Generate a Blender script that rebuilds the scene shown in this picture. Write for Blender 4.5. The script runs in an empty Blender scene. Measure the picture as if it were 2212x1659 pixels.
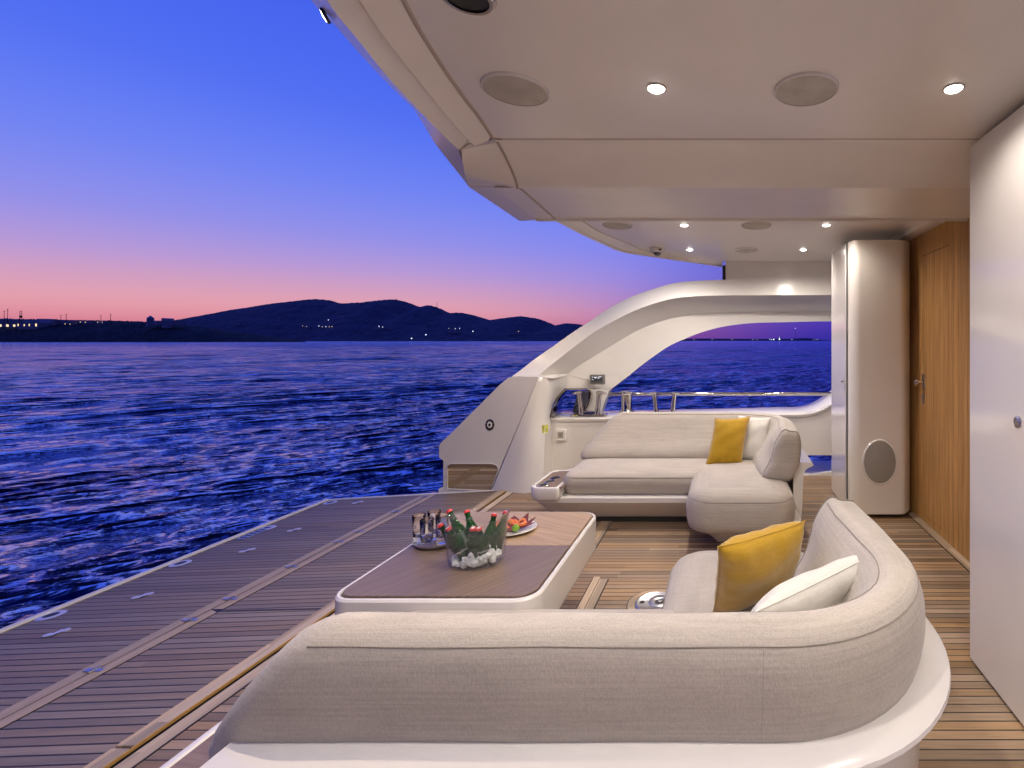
import bpy, bmesh, math, random
import numpy as np
from mathutils import Vector, Matrix, geometry
R = math.radians
random.seed(7)
SC = bpy.context.scene
COL = SC.collection

# ------------------------------------------------------------------ camera
F, U0, V0, CH = 1060.0, 1562.0, 736.0, 1.35      # survey of the photo, 2212 px wide
cam_d = bpy.data.cameras.new('camera')
cam = bpy.data.objects.new('camera', cam_d)
COL.objects.link(cam)
cam.location = (0, 0, CH)
cam.rotation_euler = (R(90), 0, 0)
cam_d.sensor_width = 36.0
cam_d.lens = 36.0 * F / 2212.0
cam_d.shift_x = (1106.0 - U0) / 2212.0
cam_d.shift_y = (V0 - 829.5) / 2212.0
cam_d.clip_start = 0.05
cam_d.clip_end = 60000
SC.camera = cam

# ------------------------------------------------------------------ view + render
SC.view_settings.view_transform = 'Standard'
SC.view_settings.look = 'None'
SC.view_settings.exposure = 0.0
SC.view_settings.gamma = 1.0
SC.render.engine = 'CYCLES'
SC.cycles.use_denoising = True
SC.cycles.max_bounces = 12
SC.cycles.diffuse_bounces = 6
SC.cycles.glossy_bounces = 5
SC.cycles.transmission_bounces = 10
SC.cycles.transparent_max_bounces = 10
SC.cycles.sample_clamp_indirect = 6.0
SC.cycles.caustics_reflective = False
SC.cycles.caustics_refractive = False


def lin(c):
    return tuple(((x / 255.0) / 12.92 if x / 255.0 <= 0.04045 else ((x / 255.0 + 0.055) / 1.055) ** 2.4) for x in c)


# ------------------------------------------------------------------ dusk sky
W = bpy.data.worlds.new("World")
SC.world = W
W.use_nodes = True
nt = W.node_tree
nt.nodes.clear()
N = nt.nodes.new
out = N('ShaderNodeOutputWorld')
bg = N('ShaderNodeBackground')
tc = N('ShaderNodeTexCoord')
sep = N('ShaderNodeSeparateXYZ')
nt.links.new(tc.outputs['Generated'], sep.inputs[0])


def ramp(stops):
    r = N('ShaderNodeValToRGB')
    r.color_ramp.interpolation = 'B_SPLINE'
    els = r.color_ramp.elements
    while len(els) < len(stops):
        els.new(0.5)
    for e, (p, c) in zip(els, stops):
        e.position = p
        e.color = (*lin(c), 1)
    nt.links.new(sep.outputs['Z'], r.inputs[0])
    return r


glow = ramp([(0.0, (190, 88, 126)), (0.018, (208, 112, 138)), (0.045, (232, 160, 170)), (0.075, (218, 160, 184)), (0.115, (184, 154, 214)),
             (0.17, (144, 144, 234)), (0.25, (112, 134, 244)), (0.36, (78, 110, 244)), (0.55, (62, 92, 232)), (1.0, (45, 66, 190))])
mid = ramp([(0.0, (128, 72, 150)), (0.03, (150, 88, 160)), (0.07, (152, 118, 196)), (0.13, (132, 128, 230)),
            (0.21, (118, 134, 246)), (0.32, (92, 120, 245)), (0.55, (62, 92, 225)), (1.0, (45, 66, 185))])
away = ramp([(0.0, (50, 44, 158)), (0.02, (66, 50, 168)), (0.06, (92, 66, 184)), (0.12, (84, 78, 190)),
             (0.25, (64, 84, 196)), (0.5, (48, 66, 180)), (1.0, (42, 58, 170))])
# azimuth factor: 1 toward the afterglow, 0 away from it
vx = N('ShaderNodeVectorMath'); vx.operation = 'MULTIPLY'; vx.inputs[1].default_value = (1, 1, 0)
vn = N('ShaderNodeVectorMath'); vn.operation = 'NORMALIZE'
vd = N('ShaderNodeVectorMath'); vd.operation = 'DOT_PRODUCT'
saz = R(-52)
vd.inputs[1].default_value = (math.sin(saz), math.cos(saz), 0)
nt.links.new(tc.outputs['Generated'], vx.inputs[0])
nt.links.new(vx.outputs[0], vn.inputs[0])
nt.links.new(vn.outputs[0], vd.inputs[0])


def maprange(a, b):
    m = N('ShaderNodeMapRange')
    m.interpolation_type = 'SMOOTHSTEP'
    m.inputs['From Min'].default_value = a
    m.inputs['From Max'].default_value = b
    nt.links.new(vd.outputs['Value'], m.inputs['Value'])
    return m


m1 = maprange(0.60, 0.97)      # mid -> glow
m2 = maprange(0.42, 0.80)      # away -> mid


def mixc(a, b, f):
    m = N('ShaderNodeMix')
    m.data_type = 'RGBA'
    nt.links.new(f, m.inputs[0])
    nt.links.new(a, m.inputs[6])
    nt.links.new(b, m.inputs[7])
    return m.outputs[2]


c1 = mixc(mid.outputs[0], glow.outputs[0], m1.outputs[0])
c2 = mixc(away.outputs[0], c1, m2.outputs[0])
m3 = maprange(-0.15, 0.5)        # night side of the sky, behind the boat
night = N('ShaderNodeRGB'); night.outputs[0].default_value = (*lin((26, 28, 78)), 1)
c3 = mixc(night.outputs[0], c2, m3.outputs[0])
m4 = N('ShaderNodeMapRange'); m4.inputs['From Min'].default_value = 0.5; m4.inputs['From Max'].default_value = 0.95
nt.links.new(sep.outputs['Z'], m4.inputs['Value'])
c4 = mixc(c3, c2, m4.outputs[0])
nt.links.new(c4, bg.inputs['Color'])
bg.inputs['Strength'].default_value = 1.0
nt.links.new(bg.outputs[0], out.inputs[0])

# the sun is already under the horizon: only a faint wide afterglow is left of it
sd = bpy.data.lights.new('afterglow', 'SUN')
sd.energy = 0.012
sd.angle = R(60)
sd.color = (1.0, 0.55, 0.55)
so = bpy.data.objects.new('afterglow', sd)
COL.objects.link(so)
so.rotation_euler = (R(84), 0, R(-52 + 180) * -1)
so.rotation_euler = Vector((math.sin(saz), math.cos(saz), 0.10)).to_track_quat('Z', 'Y').to_euler()


# ------------------------------------------------------------------ materials
def mat(name, base=(0.5, 0.5, 0.5), rough=0.5, metal=0.0, **kw):
    m = bpy.data.materials.new(name)
    m.use_nodes = True
    b = m.node_tree.nodes['Principled BSDF']
    b.inputs['Base Color'].default_value = (*base, 1)
    b.inputs['Roughness'].default_value = rough
    b.inputs['Metallic'].default_value = metal
    for k, v in kw.items():
        b.inputs[k.replace('_', ' ')].default_value = v
    return m


class NB:
    """node building on one material"""
    def __init__(s, m):
        s.t = m.node_tree
        s.b = s.t.nodes['Principled BSDF']
        s.tc = s.t.nodes.new('ShaderNodeTexCoord')
        s.p = s.tc.outputs['Object']

    def n(s, typ, **kw):
        x = s.t.nodes.new(typ)
        for k, v in kw.items():
            setattr(x, k, v)
        return x

    def l(s, a, b):
        s.t.links.new(a, b)

    def math(s, op, a, b=None, c=None):
        x = s.n('ShaderNodeMath', operation=op)
        for i, v in enumerate((a, b, c)):
            if v is None:
                continue
            if isinstance(v, (int, float)):
                x.inputs[i].default_value = v
            else:
                s.l(v, x.inputs[i])
        return x.outputs[0]

    def scaled(s, v, src=None, rot=(0, 0, 0)):
        x = s.n('ShaderNodeMapping')
        x.inputs['Scale'].default_value = v
        x.inputs['Rotation'].default_value = rot
        s.l(src or s.p, x.inputs[0])
        return x.outputs[0]

    def noise(s, vec, scale=1.0, detail=3.0, rough=0.55, dist=0.0):
        x = s.n('ShaderNodeTexNoise')
        x.inputs['Scale'].default_value = scale
        x.inputs['Detail'].default_value = detail
        x.inputs['Roughness'].default_value = rough
        x.inputs['Distortion'].default_value = dist
        s.l(vec, x.inputs['Vector'])
        return x.outputs['Fac']

    def ramp(s, fac, stops, interp='LINEAR'):
        r = s.n('ShaderNodeValToRGB')
        r.color_ramp.interpolation = interp
        els = r.color_ramp.elements
        while len(els) < len(stops):
            els.new(0.5)
        for e, (p, c) in zip(els, stops):
            e.position = p
            e.color = (*c, 1) if len(c) == 3 else c
        s.l(fac, r.inputs[0])
        return r.outputs[0]

    def mix(s, f, a, b, blend='MIX'):
        m = s.n('ShaderNodeMix', data_type='RGBA', blend_type=blend)
        for i, v in ((0, f), (6, a), (7, b)):
            if isinstance(v, (int, float)):
                m.inputs[i].default_value = v
            elif isinstance(v, tuple):
                m.inputs[i].default_value = (*v, 1)
            else:
                s.l(v, m.inputs[i])
        return m.outputs[2]

    def bump(s, h, strength=0.3, dist=0.01):
        x = s.n('ShaderNodeBump')
        x.inputs['Strength'].default_value = strength
        x.inputs['Distance'].default_value = dist
        s.l(h, x.inputs['Height'])
        s.l(x.outputs[0], s.b.inputs['Normal'])


def gelcoat(name, col=(0.74, 0.715, 0.695), rough=0.2, wav=0.02, coat=0.2):
    m = mat(name, col, rough)
    b = NB(m)
    b.b.inputs['Coat Weight'].default_value = coat
    b.b.inputs['Coat Roughness'].default_value = 0.04
    n1 = b.noise(b.p, 2.2, 2)
    b.bump(n1, wav, 0.05)
    n2 = b.noise(b.p, 5.0, 4)
    b.l(b.ramp(n2, [(0.3, tuple(c * 0.965 for c in col)), (0.7, col)]), b.b.inputs['Base Color'])
    return m


M_WHITE = gelcoat('gelcoat_white')
M_CEIL = gelcoat('ceiling_paint', (0.85, 0.81, 0.775), 0.3, 0.03, 0.18)
M_PANEL = gelcoat('panel_gloss', (0.70, 0.665, 0.655), 0.12, 0.03, 0.6)
M_COLUMN = gelcoat('column_gloss', (0.74, 0.70, 0.655), 0.22, 0.01, 0.4)
M_SEAM = mat('groove_sealant', (0.40, 0.34, 0.30), 0.7)
M_BLACK = mat('black_rubber', (0.012, 0.012, 0.014), 0.5)
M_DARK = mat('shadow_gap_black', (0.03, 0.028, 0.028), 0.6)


def teak(name, planks=True, axis='Y', pitch=0.0405, tone=(0.33, 0.245, 0.165), off=0.0, caulk=0.12, var=0.7):
    m = mat(name, tone, 0.5)
    b = NB(m)
    s = b.n('ShaderNodeSeparateXYZ')
    b.l(b.p, s.inputs[0])
    a, o = (s.outputs['Y'], s.outputs['X']) if axis == 'Y' else (s.outputs['X'], s.outputs['Y'])
    if axis == 'Z':
        a, o = s.outputs['Z'], s.outputs['X']
    q = b.math('DIVIDE', b.math('ADD', a, 100 * pitch + off), pitch)
    idx = b.math('FLOOR', q)
    fr = b.math('FRACT', q)
    # plank lengths: butt joints staggered by plank
    cmb = b.n('ShaderNodeCombineXYZ')
    wn0 = b.n('ShaderNodeTexWhiteNoise', noise_dimensions='1D')
    b.l(idx, wn0.inputs['W'])
    seg = b.math('FLOOR', b.math('DIVIDE', b.math('ADD', o, b.math('MULTIPLY', wn0.outputs['Value'], 3.0)), 2.3))
    b.l(idx, cmb.inputs[0]); b.l(seg, cmb.inputs[1])
    wn = b.n('ShaderNodeTexWhiteNoise', noise_dimensions='2D')
    b.l(cmb.outputs[0], wn.inputs['Vector'])
    sc = {'Y': (2.2, 60, 10), 'X': (60, 2.2, 10), 'Z': (2.5, 10, 55)}[axis]
    jit = b.n('ShaderNodeVectorMath', operation='SCALE')
    b.l(wn.outputs['Color'], jit.inputs[0]); jit.inputs['Scale'].default_value = 7.0
    pv = b.n('ShaderNodeVectorMath', operation='ADD')
    b.l(b.p, pv.inputs[0]); b.l(jit.outputs[0], pv.inputs[1])
    g1 = b.noise(b.scaled(sc, pv.outputs[0]), 1.0, 6, 0.65, 0.6)
    g2 = b.noise(b.scaled(tuple(x * 4 for x in sc), pv.outputs[0]), 1.0, 3, 0.6)
    patch = b.noise(b.scaled((1.6, 4.0, 2.0)), 1.0, 4, 0.6)
    dk = tuple(x * 0.62 for x in tone)
    lt = (tone[0] * 1.35, tone[1] * 1.34, tone[2] * 1.38)
    col = b.ramp(g1, [(0.28, dk), (0.5, tone), (0.72, lt)])
    col = b.mix(0.25, col, b.ramp(g2, [(0.3, dk), (0.7, lt)]))
    grey = (tone[0] * 0.95, tone[1] * 1.08, tone[2] * 1.28)
    col = b.mix(b.math('MULTIPLY', patch, 0.6), col, b.mix(0.5, col, grey))
    vv = b.math('ADD', b.math('MULTIPLY', wn.outputs['Value'], var), 1.0 - var * 0.5)
    hv = b.n('ShaderNodeHueSaturation')
    b.l(col, hv.inputs['Color']); b.l(vv, hv.inputs['Value'])
    b.l(b.math('ADD', b.math('MULTIPLY', wn0.outputs['Value'], 0.4), 0.8), hv.inputs['Saturation'])
    col = hv.outputs[0]
    wet = b.ramp(b.noise(b.scaled((0.9, 2.5, 1.0)), 1.3, 3), [(0.44, (0, 0, 0)), (0.62, (1, 1, 1))])
    if planks:
        e = b.math('MINIMUM', fr, b.math('SUBTRACT', 1.0, fr))
        msk = b.math('LESS_THAN', e, caulk * 0.5)
        col = b.mix(msk, col, (0.013, 0.013, 0.014))
        hgt = b.math('SUBTRACT', b.math('MULTIPLY', g1, 0.25), msk)
        b.bump(hgt, 0.35, 0.0015)
    else:
        b.bump(g1, 0.15, 0.001)
    b.l(col, b.b.inputs['Base Color'])
    b.l(b.math('ADD', b.math('MULTIPLY', g1, 0.2), 0.42), b.b.inputs['Roughness'])
    b.b.inputs['Specular IOR Level'].default_value = 0.45
    return m


M_TEAK = teak('teak_deck_planks', tone=(0.285, 0.19, 0.112))
M_TEAK2 = teak('teak_platform_planks', tone=(0.225, 0.17, 0.125), off=0.013, caulk=0.16, var=0.4)
M_TEAKX = teak('teak_margin_boards', planks=False, axis='X', tone=(0.46, 0.35, 0.235))
M_TEAKR = teak('teak_margin_boards_cross', planks=False, axis='Y', tone=(0.34, 0.25, 0.165))
M_ENDG = mat('varnished_teak_edge', (0.42, 0.24, 0.07), 0.35)


def fabric(name, col, streak=0.14, weave=620.0, sheen=0.25, var=0.5):
    m = mat(name, col, 0.92)
    b = NB(m)
    b.b.inputs['Sheen Weight'].default_value = sheen
    b.b.inputs['Sheen Roughness'].default_value = 0.5
    b.b.inputs['Specular IOR Level'].default_value = 0.15
    st = b.noise(b.scaled((3.0, 3.0, 150.0)), 1.0, 4, 0.7)
    st2 = b.noise(b.scaled((9.0, 60.0, 25.0)), 1.0, 4, 0.7)
    bl = b.noise(b.p, 3.0, 4, 0.6)
    fi = b.noise(b.p, weave, 2, 0.5)
    fi2 = b.noise(b.scaled((1, 1, 0.5)), 230, 2, 0.6)
    lo = tuple(c * (1 - streak * 1.6) for c in col)
    hi = tuple(min(1, c * (1 + streak)) for c in col)
    f = b.math('ADD', b.math('MULTIPLY', st, 0.4), b.math('MULTIPLY', fi, 0.25))
    f = b.math('ADD', f, b.math('MULTIPLY', st2, 0.2))
    f = b.math('ADD', f, b.math('MULTIPLY', bl, 0.15))
    f = b.math('ADD', f, b.math('MULTIPLY', b.math('SUBTRACT', fi2, 0.5), 0.30))
    b.l(b.ramp(f, [(0.36, lo), (0.64, hi)]), b.b.inputs['Base Color'])
    w1 = b.n('ShaderNodeTexWave', wave_type='BANDS', bands_direction='Z')
    w1.inputs['Scale'].default_value = 150.0
    w1.inputs['Distortion'].default_value = 2.0
    w1.inputs['Detail Scale'].default_value = 8.0
    b.l(b.p, w1.inputs[0])
    h = b.math('ADD', b.math('MULTIPLY', w1.outputs['Fac'], 0.12), b.math('MULTIPLY', fi, 0.5))
    h = b.math('ADD', h, b.math('MULTIPLY', fi2, 0.9))
    h = b.math('ADD', h, b.math('MULTIPLY', b.noise(b.p, 9.0, 3), var * 5.0))
    b.bump(h, 0.55, 0.0016)
    return m


M_FAB = fabric('linen_upholstery', (0.44, 0.395, 0.35))
M_FABD = fabric('linen_seam', (0.25, 0.22, 0.19))
M_YEL = fabric('mustard_velvet', (0.41, 0.24, 0.012), 0.10, 420, 0.45, 1.2)
M_WFAB = fabric('white_cotton', (0.64, 0.62, 0.575), 0.03, 500, 0.1, 1.6)
M_CHROME = mat('polished_steel', (0.66, 0.63, 0.60), 0.07, 1.0)
M_STEEL = mat('brushed_steel', (0.55, 0.54, 0.54), 0.28, 1.0)
M_FIT = mat('satin_deck_fitting', (0.78, 0.77, 0.78), 0.45, 0.6)
M_GREY = mat('grey_plastic', (0.18, 0.17, 0.16), 0.45)
M_GRILLE = mat('speaker_grille_cloth', (0.50, 0.47, 0.425), 0.8)
nb = NB(M_GRILLE)
nb.l(nb.ramp(nb.noise(nb.p, 9.0, 4), [(0.3, (0.40, 0.375, 0.335)), (0.7, (0.53, 0.50, 0.455))]), nb.b.inputs['Base Color'])
nb.bump(nb.noise(nb.p, 500, 1), 0.3, 0.001)
M_SPKG = mat('column_speaker_grille', (0.33, 0.31, 0.285), 0.6)
nb = NB(M_SPKG)
nb.l(nb.ramp(nb.noise(nb.p, 700.0, 1), [(0.35, (0.19, 0.18, 0.165)), (0.65, (0.40, 0.38, 0.35))]), nb.b.inputs['Base Color'])


def emis(name, col, s):
    m = mat(name, (0.8, 0.8, 0.8), 0.5)
    b = m.node_tree.nodes['Principled BSDF']
    b.inputs['Emission Color'].default_value = (*col, 1)
    b.inputs['Emission Strength'].default_value = s
    return m


M_LAMP = emis('lamp_lens', (1.0, 0.93, 0.85), 14)
M_WARM = emis('lit_window_warm', (1.0, 0.74, 0.36), 1.5)
M_COOL = emis('lit_window_cool', (0.70, 0.82, 1.0), 2.4)
M_LCD = emis('display_light', (0.75, 0.85, 1.0), 0.7)

def thin(name, tint, ior, body=None, body_f=0.0):
    m = bpy.data.materials.new(name)
    m.use_nodes = True
    t = m.node_tree
    t.nodes.clear()
    o = t.nodes.new('ShaderNodeOutputMaterial')
    tr = t.nodes.new('ShaderNodeBsdfTransparent'); tr.inputs[0].default_value = (*tint, 1)
    gl = t.nodes.new('ShaderNodeBsdfGlossy'); gl.inputs['Roughness'].default_value = 0.03
    lw = t.nodes.new('ShaderNodeLayerWeight'); lw.inputs[0].default_value = 0.5
    pw = t.nodes.new('ShaderNodeMath'); pw.operation = 'POWER'; pw.inputs[1].default_value = 3.5
    t.links.new(lw.outputs['Facing'], pw.inputs[0])
    fr = t.nodes.new('ShaderNodeMath'); fr.operation = 'MULTIPLY_ADD'; fr.inputs[1].default_value = 0.55; fr.inputs[2].default_value = 0.035
    t.links.new(pw.outputs[0], fr.inputs[0])
    mx = t.nodes.new('ShaderNodeMixShader')
    a = tr.outputs[0]
    if body:
        df = t.nodes.new('ShaderNodeBsdfDiffuse'); df.inputs[0].default_value = (*body, 1)
        m2 = t.nodes.new('ShaderNodeMixShader'); m2.inputs[0].default_value = body_f
        t.links.new(a, m2.inputs[1]); t.links.new(df.outputs[0], m2.inputs[2])
        a = m2.outputs[0]
    t.links.new(fr.outputs[0], mx.inputs[0]); t.links.new(a, mx.inputs[1]); t.links.new(gl.outputs[0], mx.inputs[2])
    t.links.new(mx.outputs[0], o.inputs[0])
    return m


M_GLASS = mat('clear_glass', (1, 1, 1), 0.0, 0, Transmission_Weight=1.0, IOR=1.46)
M_ACRYL = thin('clear_acrylic', (0.95, 0.95, 0.955), 1.42, (0.85, 0.85, 0.88), 0.025)
M_BOTTLE = thin('green_bottle_glass', (0.09, 0.34, 0.08), 1.5, (0.012, 0.085, 0.02), 0.45)
M_CAP = mat('red_bottle_cap', (0.62, 0.04, 0.045), 0.3)
M_LABEL = mat('bottle_label_dark', (0.02, 0.05, 0.03), 0.4)
M_PAPER = mat('white_print', (0.72, 0.72, 0.68), 0.5)
M_ICE = mat('crushed_ice', (0.80, 0.84, 0.85), 0.25)
M_LIME = mat('lime_skin', (0.16, 0.33, 0.02), 0.35)
M_LIMEC = mat('lime_flesh', (0.55, 0.62, 0.22), 0.4)
M_PRAWN = mat('salmon_pink_food', (0.72, 0.20, 0.07), 0.45)
M_NAP = mat('burgundy_napkin', (0.16, 0.035, 0.04), 0.8)
M_CHINA = mat('white_china', (0.8, 0.78, 0.74), 0.15)
M_YST = mat('yellow_sticker', (0.66, 0.66, 0.03), 0.5)

# table veneer: two leaves, grain at different angles
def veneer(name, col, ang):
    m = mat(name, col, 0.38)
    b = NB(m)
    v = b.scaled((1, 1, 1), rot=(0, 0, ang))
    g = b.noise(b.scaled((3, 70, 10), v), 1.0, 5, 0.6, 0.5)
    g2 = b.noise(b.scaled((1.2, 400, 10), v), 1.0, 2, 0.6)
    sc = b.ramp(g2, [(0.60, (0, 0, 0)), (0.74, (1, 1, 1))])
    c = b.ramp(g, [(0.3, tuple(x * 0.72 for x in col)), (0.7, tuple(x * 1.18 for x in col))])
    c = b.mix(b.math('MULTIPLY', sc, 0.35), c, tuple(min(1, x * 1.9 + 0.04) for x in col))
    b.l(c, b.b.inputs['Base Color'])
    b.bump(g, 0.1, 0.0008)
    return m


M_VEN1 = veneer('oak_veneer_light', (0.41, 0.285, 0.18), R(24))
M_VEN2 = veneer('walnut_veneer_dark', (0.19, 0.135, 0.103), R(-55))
M_TRAYW = veneer('tray_teak', (0.20, 0.14, 0.105), R(8))
M_SLAT = mat('teak_slats', (0.42, 0.20, 0.06), 0.45)
nb = NB(M_SLAT)
_s = nb.n('ShaderNodeSeparateXYZ'); nb.l(nb.p, _s.inputs[0])
_w = nb.n('ShaderNodeTexWhiteNoise', noise_dimensions='1D')
nb.l(nb.math('FLOOR', nb.math('DIVIDE', _s.outputs['Y'], 0.0165)), _w.inputs['W'])
_g = nb.noise(nb.scaled((80, 80, 2.5)), 1.0, 4)
_c = nb.ramp(_g, [(0.3, (0.34, 0.175, 0.052)), (0.7, (0.56, 0.32, 0.115))])
_h = nb.n('ShaderNodeHueSaturation'); nb.l(_c, _h.inputs['Color'])
nb.l(nb.math('ADD', nb.math('MULTIPLY', _w.outputs[0], 0.3), 0.95), _h.inputs['Value'])
nb.l(_h.outputs[0], nb.b.inputs['Base Color'])
M_SWIRL = teak('teak_step_grain', planks=True, axis='Z', pitch=0.028, tone=(0.40, 0.29, 0.19), caulk=0.05)


# ------------------------------------------------------------------ mesh helpers
class MB:
    def __init__(s):
        s.v, s.f = [], []

    def add(s, vs, fs):
        o = len(s.v)
        s.v += [tuple(p) for p in vs]
        s.f += [tuple(i + o for i in f) for f in fs]
        return s

    def box(s, x0, x1, y0, y1, z0, z1):
        vs = [(x, y, z) for x in (x0, x1) for y in (y0, y1) for z in (z0, z1)]
        return s.add(vs, [(0, 1, 3, 2), (4, 6, 7, 5), (0, 4, 5, 1), (2, 3, 7, 6), (0, 2, 6, 4), (1, 5, 7, 3)])

    def loft(s, secs, cap0=True, cap1=True, closed=True):
        n = len(secs[0])
        vs = [p for sec in secs for p in sec]
        fs = []
        m = n if closed else n - 1
        for k in range(len(secs) - 1):
            for i in range(m):
                j = (i + 1) % n
                fs.append((k * n + i, k * n + j, (k + 1) * n + j, (k + 1) * n + i))
        if closed and cap0:
            fs.append(tuple(range(n))[::-1])
        if closed and cap1:
            fs.append(tuple((len(secs) - 1) * n + i for i in range(n)))
        return s.add(vs, fs)

    def tube(s, pts, r, n=8, closed=False):
        pts = [Vector(p) for p in pts]
        secs = []
        for i, p in enumerate(pts):
            a = pts[i - 1] if (i > 0 or closed) else p
            b = pts[(i + 1) % len(pts)] if (i < len(pts) - 1 or closed) else p
            t = (b - a).normalized()
            up = Vector((0, 0, 1)) if abs(t.z) < 0.95 else Vector((1, 0, 0))
            x = t.cross(up).normalized()
            y = x.cross(t).normalized()
            rr = r[i] if isinstance(r, (list, tuple)) else r
            secs.append([p + (x * math.cos(2 * math.pi * k / n) + y * math.sin(2 * math.pi * k / n)) * rr for k in range(n)])
        if closed:
            secs.append(secs[0])
            return s.loft(secs, False, False)
        return s.loft(secs)

    def lathe(s, prof, c=(0, 0, 0), n=32, M=None, cap0=True, cap1=True, ex=1.0, ey=1.0):
        secs = []
        for r, z in prof:
            ring = [Vector((r * ex * math.cos(2 * math.pi * k / n), r * ey * math.sin(2 * math.pi * k / n), z)) for k in range(n)]
            if M is not None:
                ring = [M @ p for p in ring]
            secs.append([p + Vector(c) for p in ring])
        return s.loft(secs, cap0, cap1)

    def build(s, name, m, parent=None, smooth=35, bevel=0.0, subsurf=0, recalc=True, segs=2):
        me = bpy.data.meshes.new(name)
        me.from_pydata(s.v, [], s.f)
        if recalc:
            bm = bmesh.new()
            bm.from_mesh(me)
            bmesh.ops.remove_doubles(bm, verts=bm.verts, dist=1e-5)
            bmesh.ops.recalc_face_normals(bm, faces=bm.faces)
            bm.to_mesh(me)
            bm.free()
        me.materials.append(m)
        if smooth:
            me.shade_smooth()
            if smooth < 180:
                me.set_sharp_from_angle(angle=R(smooth))
        o = bpy.data.objects.new(name, me)
        COL.objects.link(o)
        if parent:
            o.parent = parent
            o.matrix_parent_inverse = parent.matrix_world.inverted()
        if bevel:
            md = o.modifiers.new('b', 'BEVEL')
            md.width = bevel
            md.segments = segs
            md.limit_method = 'ANGLE'
            md.angle_limit = R(35)
        if subsurf:
            md = o.modifiers.new('s', 'SUBSURF')
            md.levels = md.render_levels = subsurf
        return o


def tag(o, label=None, cat=None, group=None, kind=None):
    if label: o['label'] = label
    if cat: o['category'] = cat
    if group: o['group'] = group
    if kind: o['kind'] = kind
    return o


def thing(name, label, cat, loc=(0, 0, 0), group=None):
    o = bpy.data.objects.new(name, None)
    o.empty_display_size = 0.1
    COL.objects.link(o)
    o.location = loc
    o.matrix_world = Matrix.Translation(loc)
    return tag(o, label, cat, group)


def struct(o):
    o['kind'] = 'structure'
    return o


def PY(u, v, Y):
    """surveyed point at depth Y"""
    return Vector(((u - U0) / F * Y, Y, CH - (v - V0) / F * Y))


def PZ(u, v, z):
    """surveyed point on the level z"""
    return PY(u, v, (CH - z) * F / (v - V0))


def rrect(x0, x1, y0, y1, r, z=0.0, n=8):
    if not isinstance(r, (list, tuple)):
        r = (r,) * 4
    pts = []
    cs = [(x1 - r[0], y1 - r[0], 0, r[0]), (x0 + r[1], y1 - r[1], 90, r[1]), (x0 + r[2], y0 + r[2], 180, r[2]), (x1 - r[3], y0 + r[3], 270, r[3])]
    for cx, cy, a0, rr in cs:
        for i in range(n + 1):
            a = R(a0 + 90 * i / n)
            pts.append(Vector((cx + rr * math.cos(a), cy + rr * math.sin(a), z)))
    return pts


def rr_loft(mb, x0, x1, y0, y1, r, secs, n=8, **kw):
    """secs = [(z, inset)]"""
    rs = r if isinstance(r, (list, tuple)) else (r,) * 4
    L = []
    for z, d in secs:
        L.append(rrect(x0 + d, x1 - d, y0 + d, y1 - d, tuple(max(0.004, q - d) for q in rs), z, n))
    return mb.loft(L, **kw)


def cat_rom(pts, n=8):
    P = [Vector(p) for p in pts]
    out = []
    for i in range(len(P) - 1):
        p0 = P[max(i - 1, 0)]; p1 = P[i]; p2 = P[i + 1]; p3 = P[min(i + 2, len(P) - 1)]
        for k in range(n):
            t = k / n
            out.append(0.5 * ((2 * p1) + (p2 - p0) * t + (2 * p0 - 5 * p1 + 4 * p2 - p3) * t * t + (3 * p1 - p0 - 3 * p2 + p3) * t ** 3))
    out.append(P[-1])
    return out


def resample(pts, n):
    P = [Vector(p) for p in pts]
    d = [0]
    for a, b in zip(P, P[1:]):
        d.append(d[-1] + (b - a).length)
    out = []
    j = 0
    for i in range(n):
        t = d[-1] * i / (n - 1)
        while j < len(P) - 2 and d[j + 1] < t:
            j += 1
        q = (t - d[j]) / max(1e-9, d[j + 1] - d[j])
        out.append(P[j].lerp(P[j + 1], min(1, max(0, q))))
    return out


def plate(mb, loops, depth):
    """front polygon with holes (3-D points), given a real thickness in +Y"""
    tl = [[Vector((p.x, p.z, 0)) for p in lp] for lp in loops]
    tris = geometry.tessellate_polygon(tl)
    front = [p for lp in loops for p in lp]
    n = len(front)
    back = [p + Vector((0, depth, 0)) for p in front]
    fs = [tuple(t) for t in tris] + [tuple(i + n for i in t[::-1]) for t in tris]
    o = 0
    for lp in loops:
        m = len(lp)
        for i in range(m):
            j = (i + 1) % m
            fs.append((o + i, o + j, n + o + j, n + o + i))
        o += m
    return mb.add(front + back, fs)


def text_obj(name, s, size, M, m, parent, ext=0.0003):
    c = bpy.data.curves.new(name, 'FONT')
    c.body = s
    c.size = size
    c.extrude = ext
    c.align_x = 'CENTER'
    c.align_y = 'CENTER'
    tmp = bpy.data.objects.new('tmp_text', c)
    COL.objects.link(tmp)
    bpy.context.view_layer.update()
    me = bpy.data.meshes.new_from_object(tmp.evaluated_get(bpy.context.evaluated_depsgraph_get()))
    bpy.data.objects.remove(tmp)
    me.materials.clear()
    me.materials.append(m)
    o = bpy.data.objects.new(name, me)
    COL.objects.link(o)
    o.matrix_world = M
    if parent:
        o.parent = parent
        o.matrix_parent_inverse = parent.matrix_world.inverted()
    return o


# ================================================================== WATER
SEA = -0.95


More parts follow.
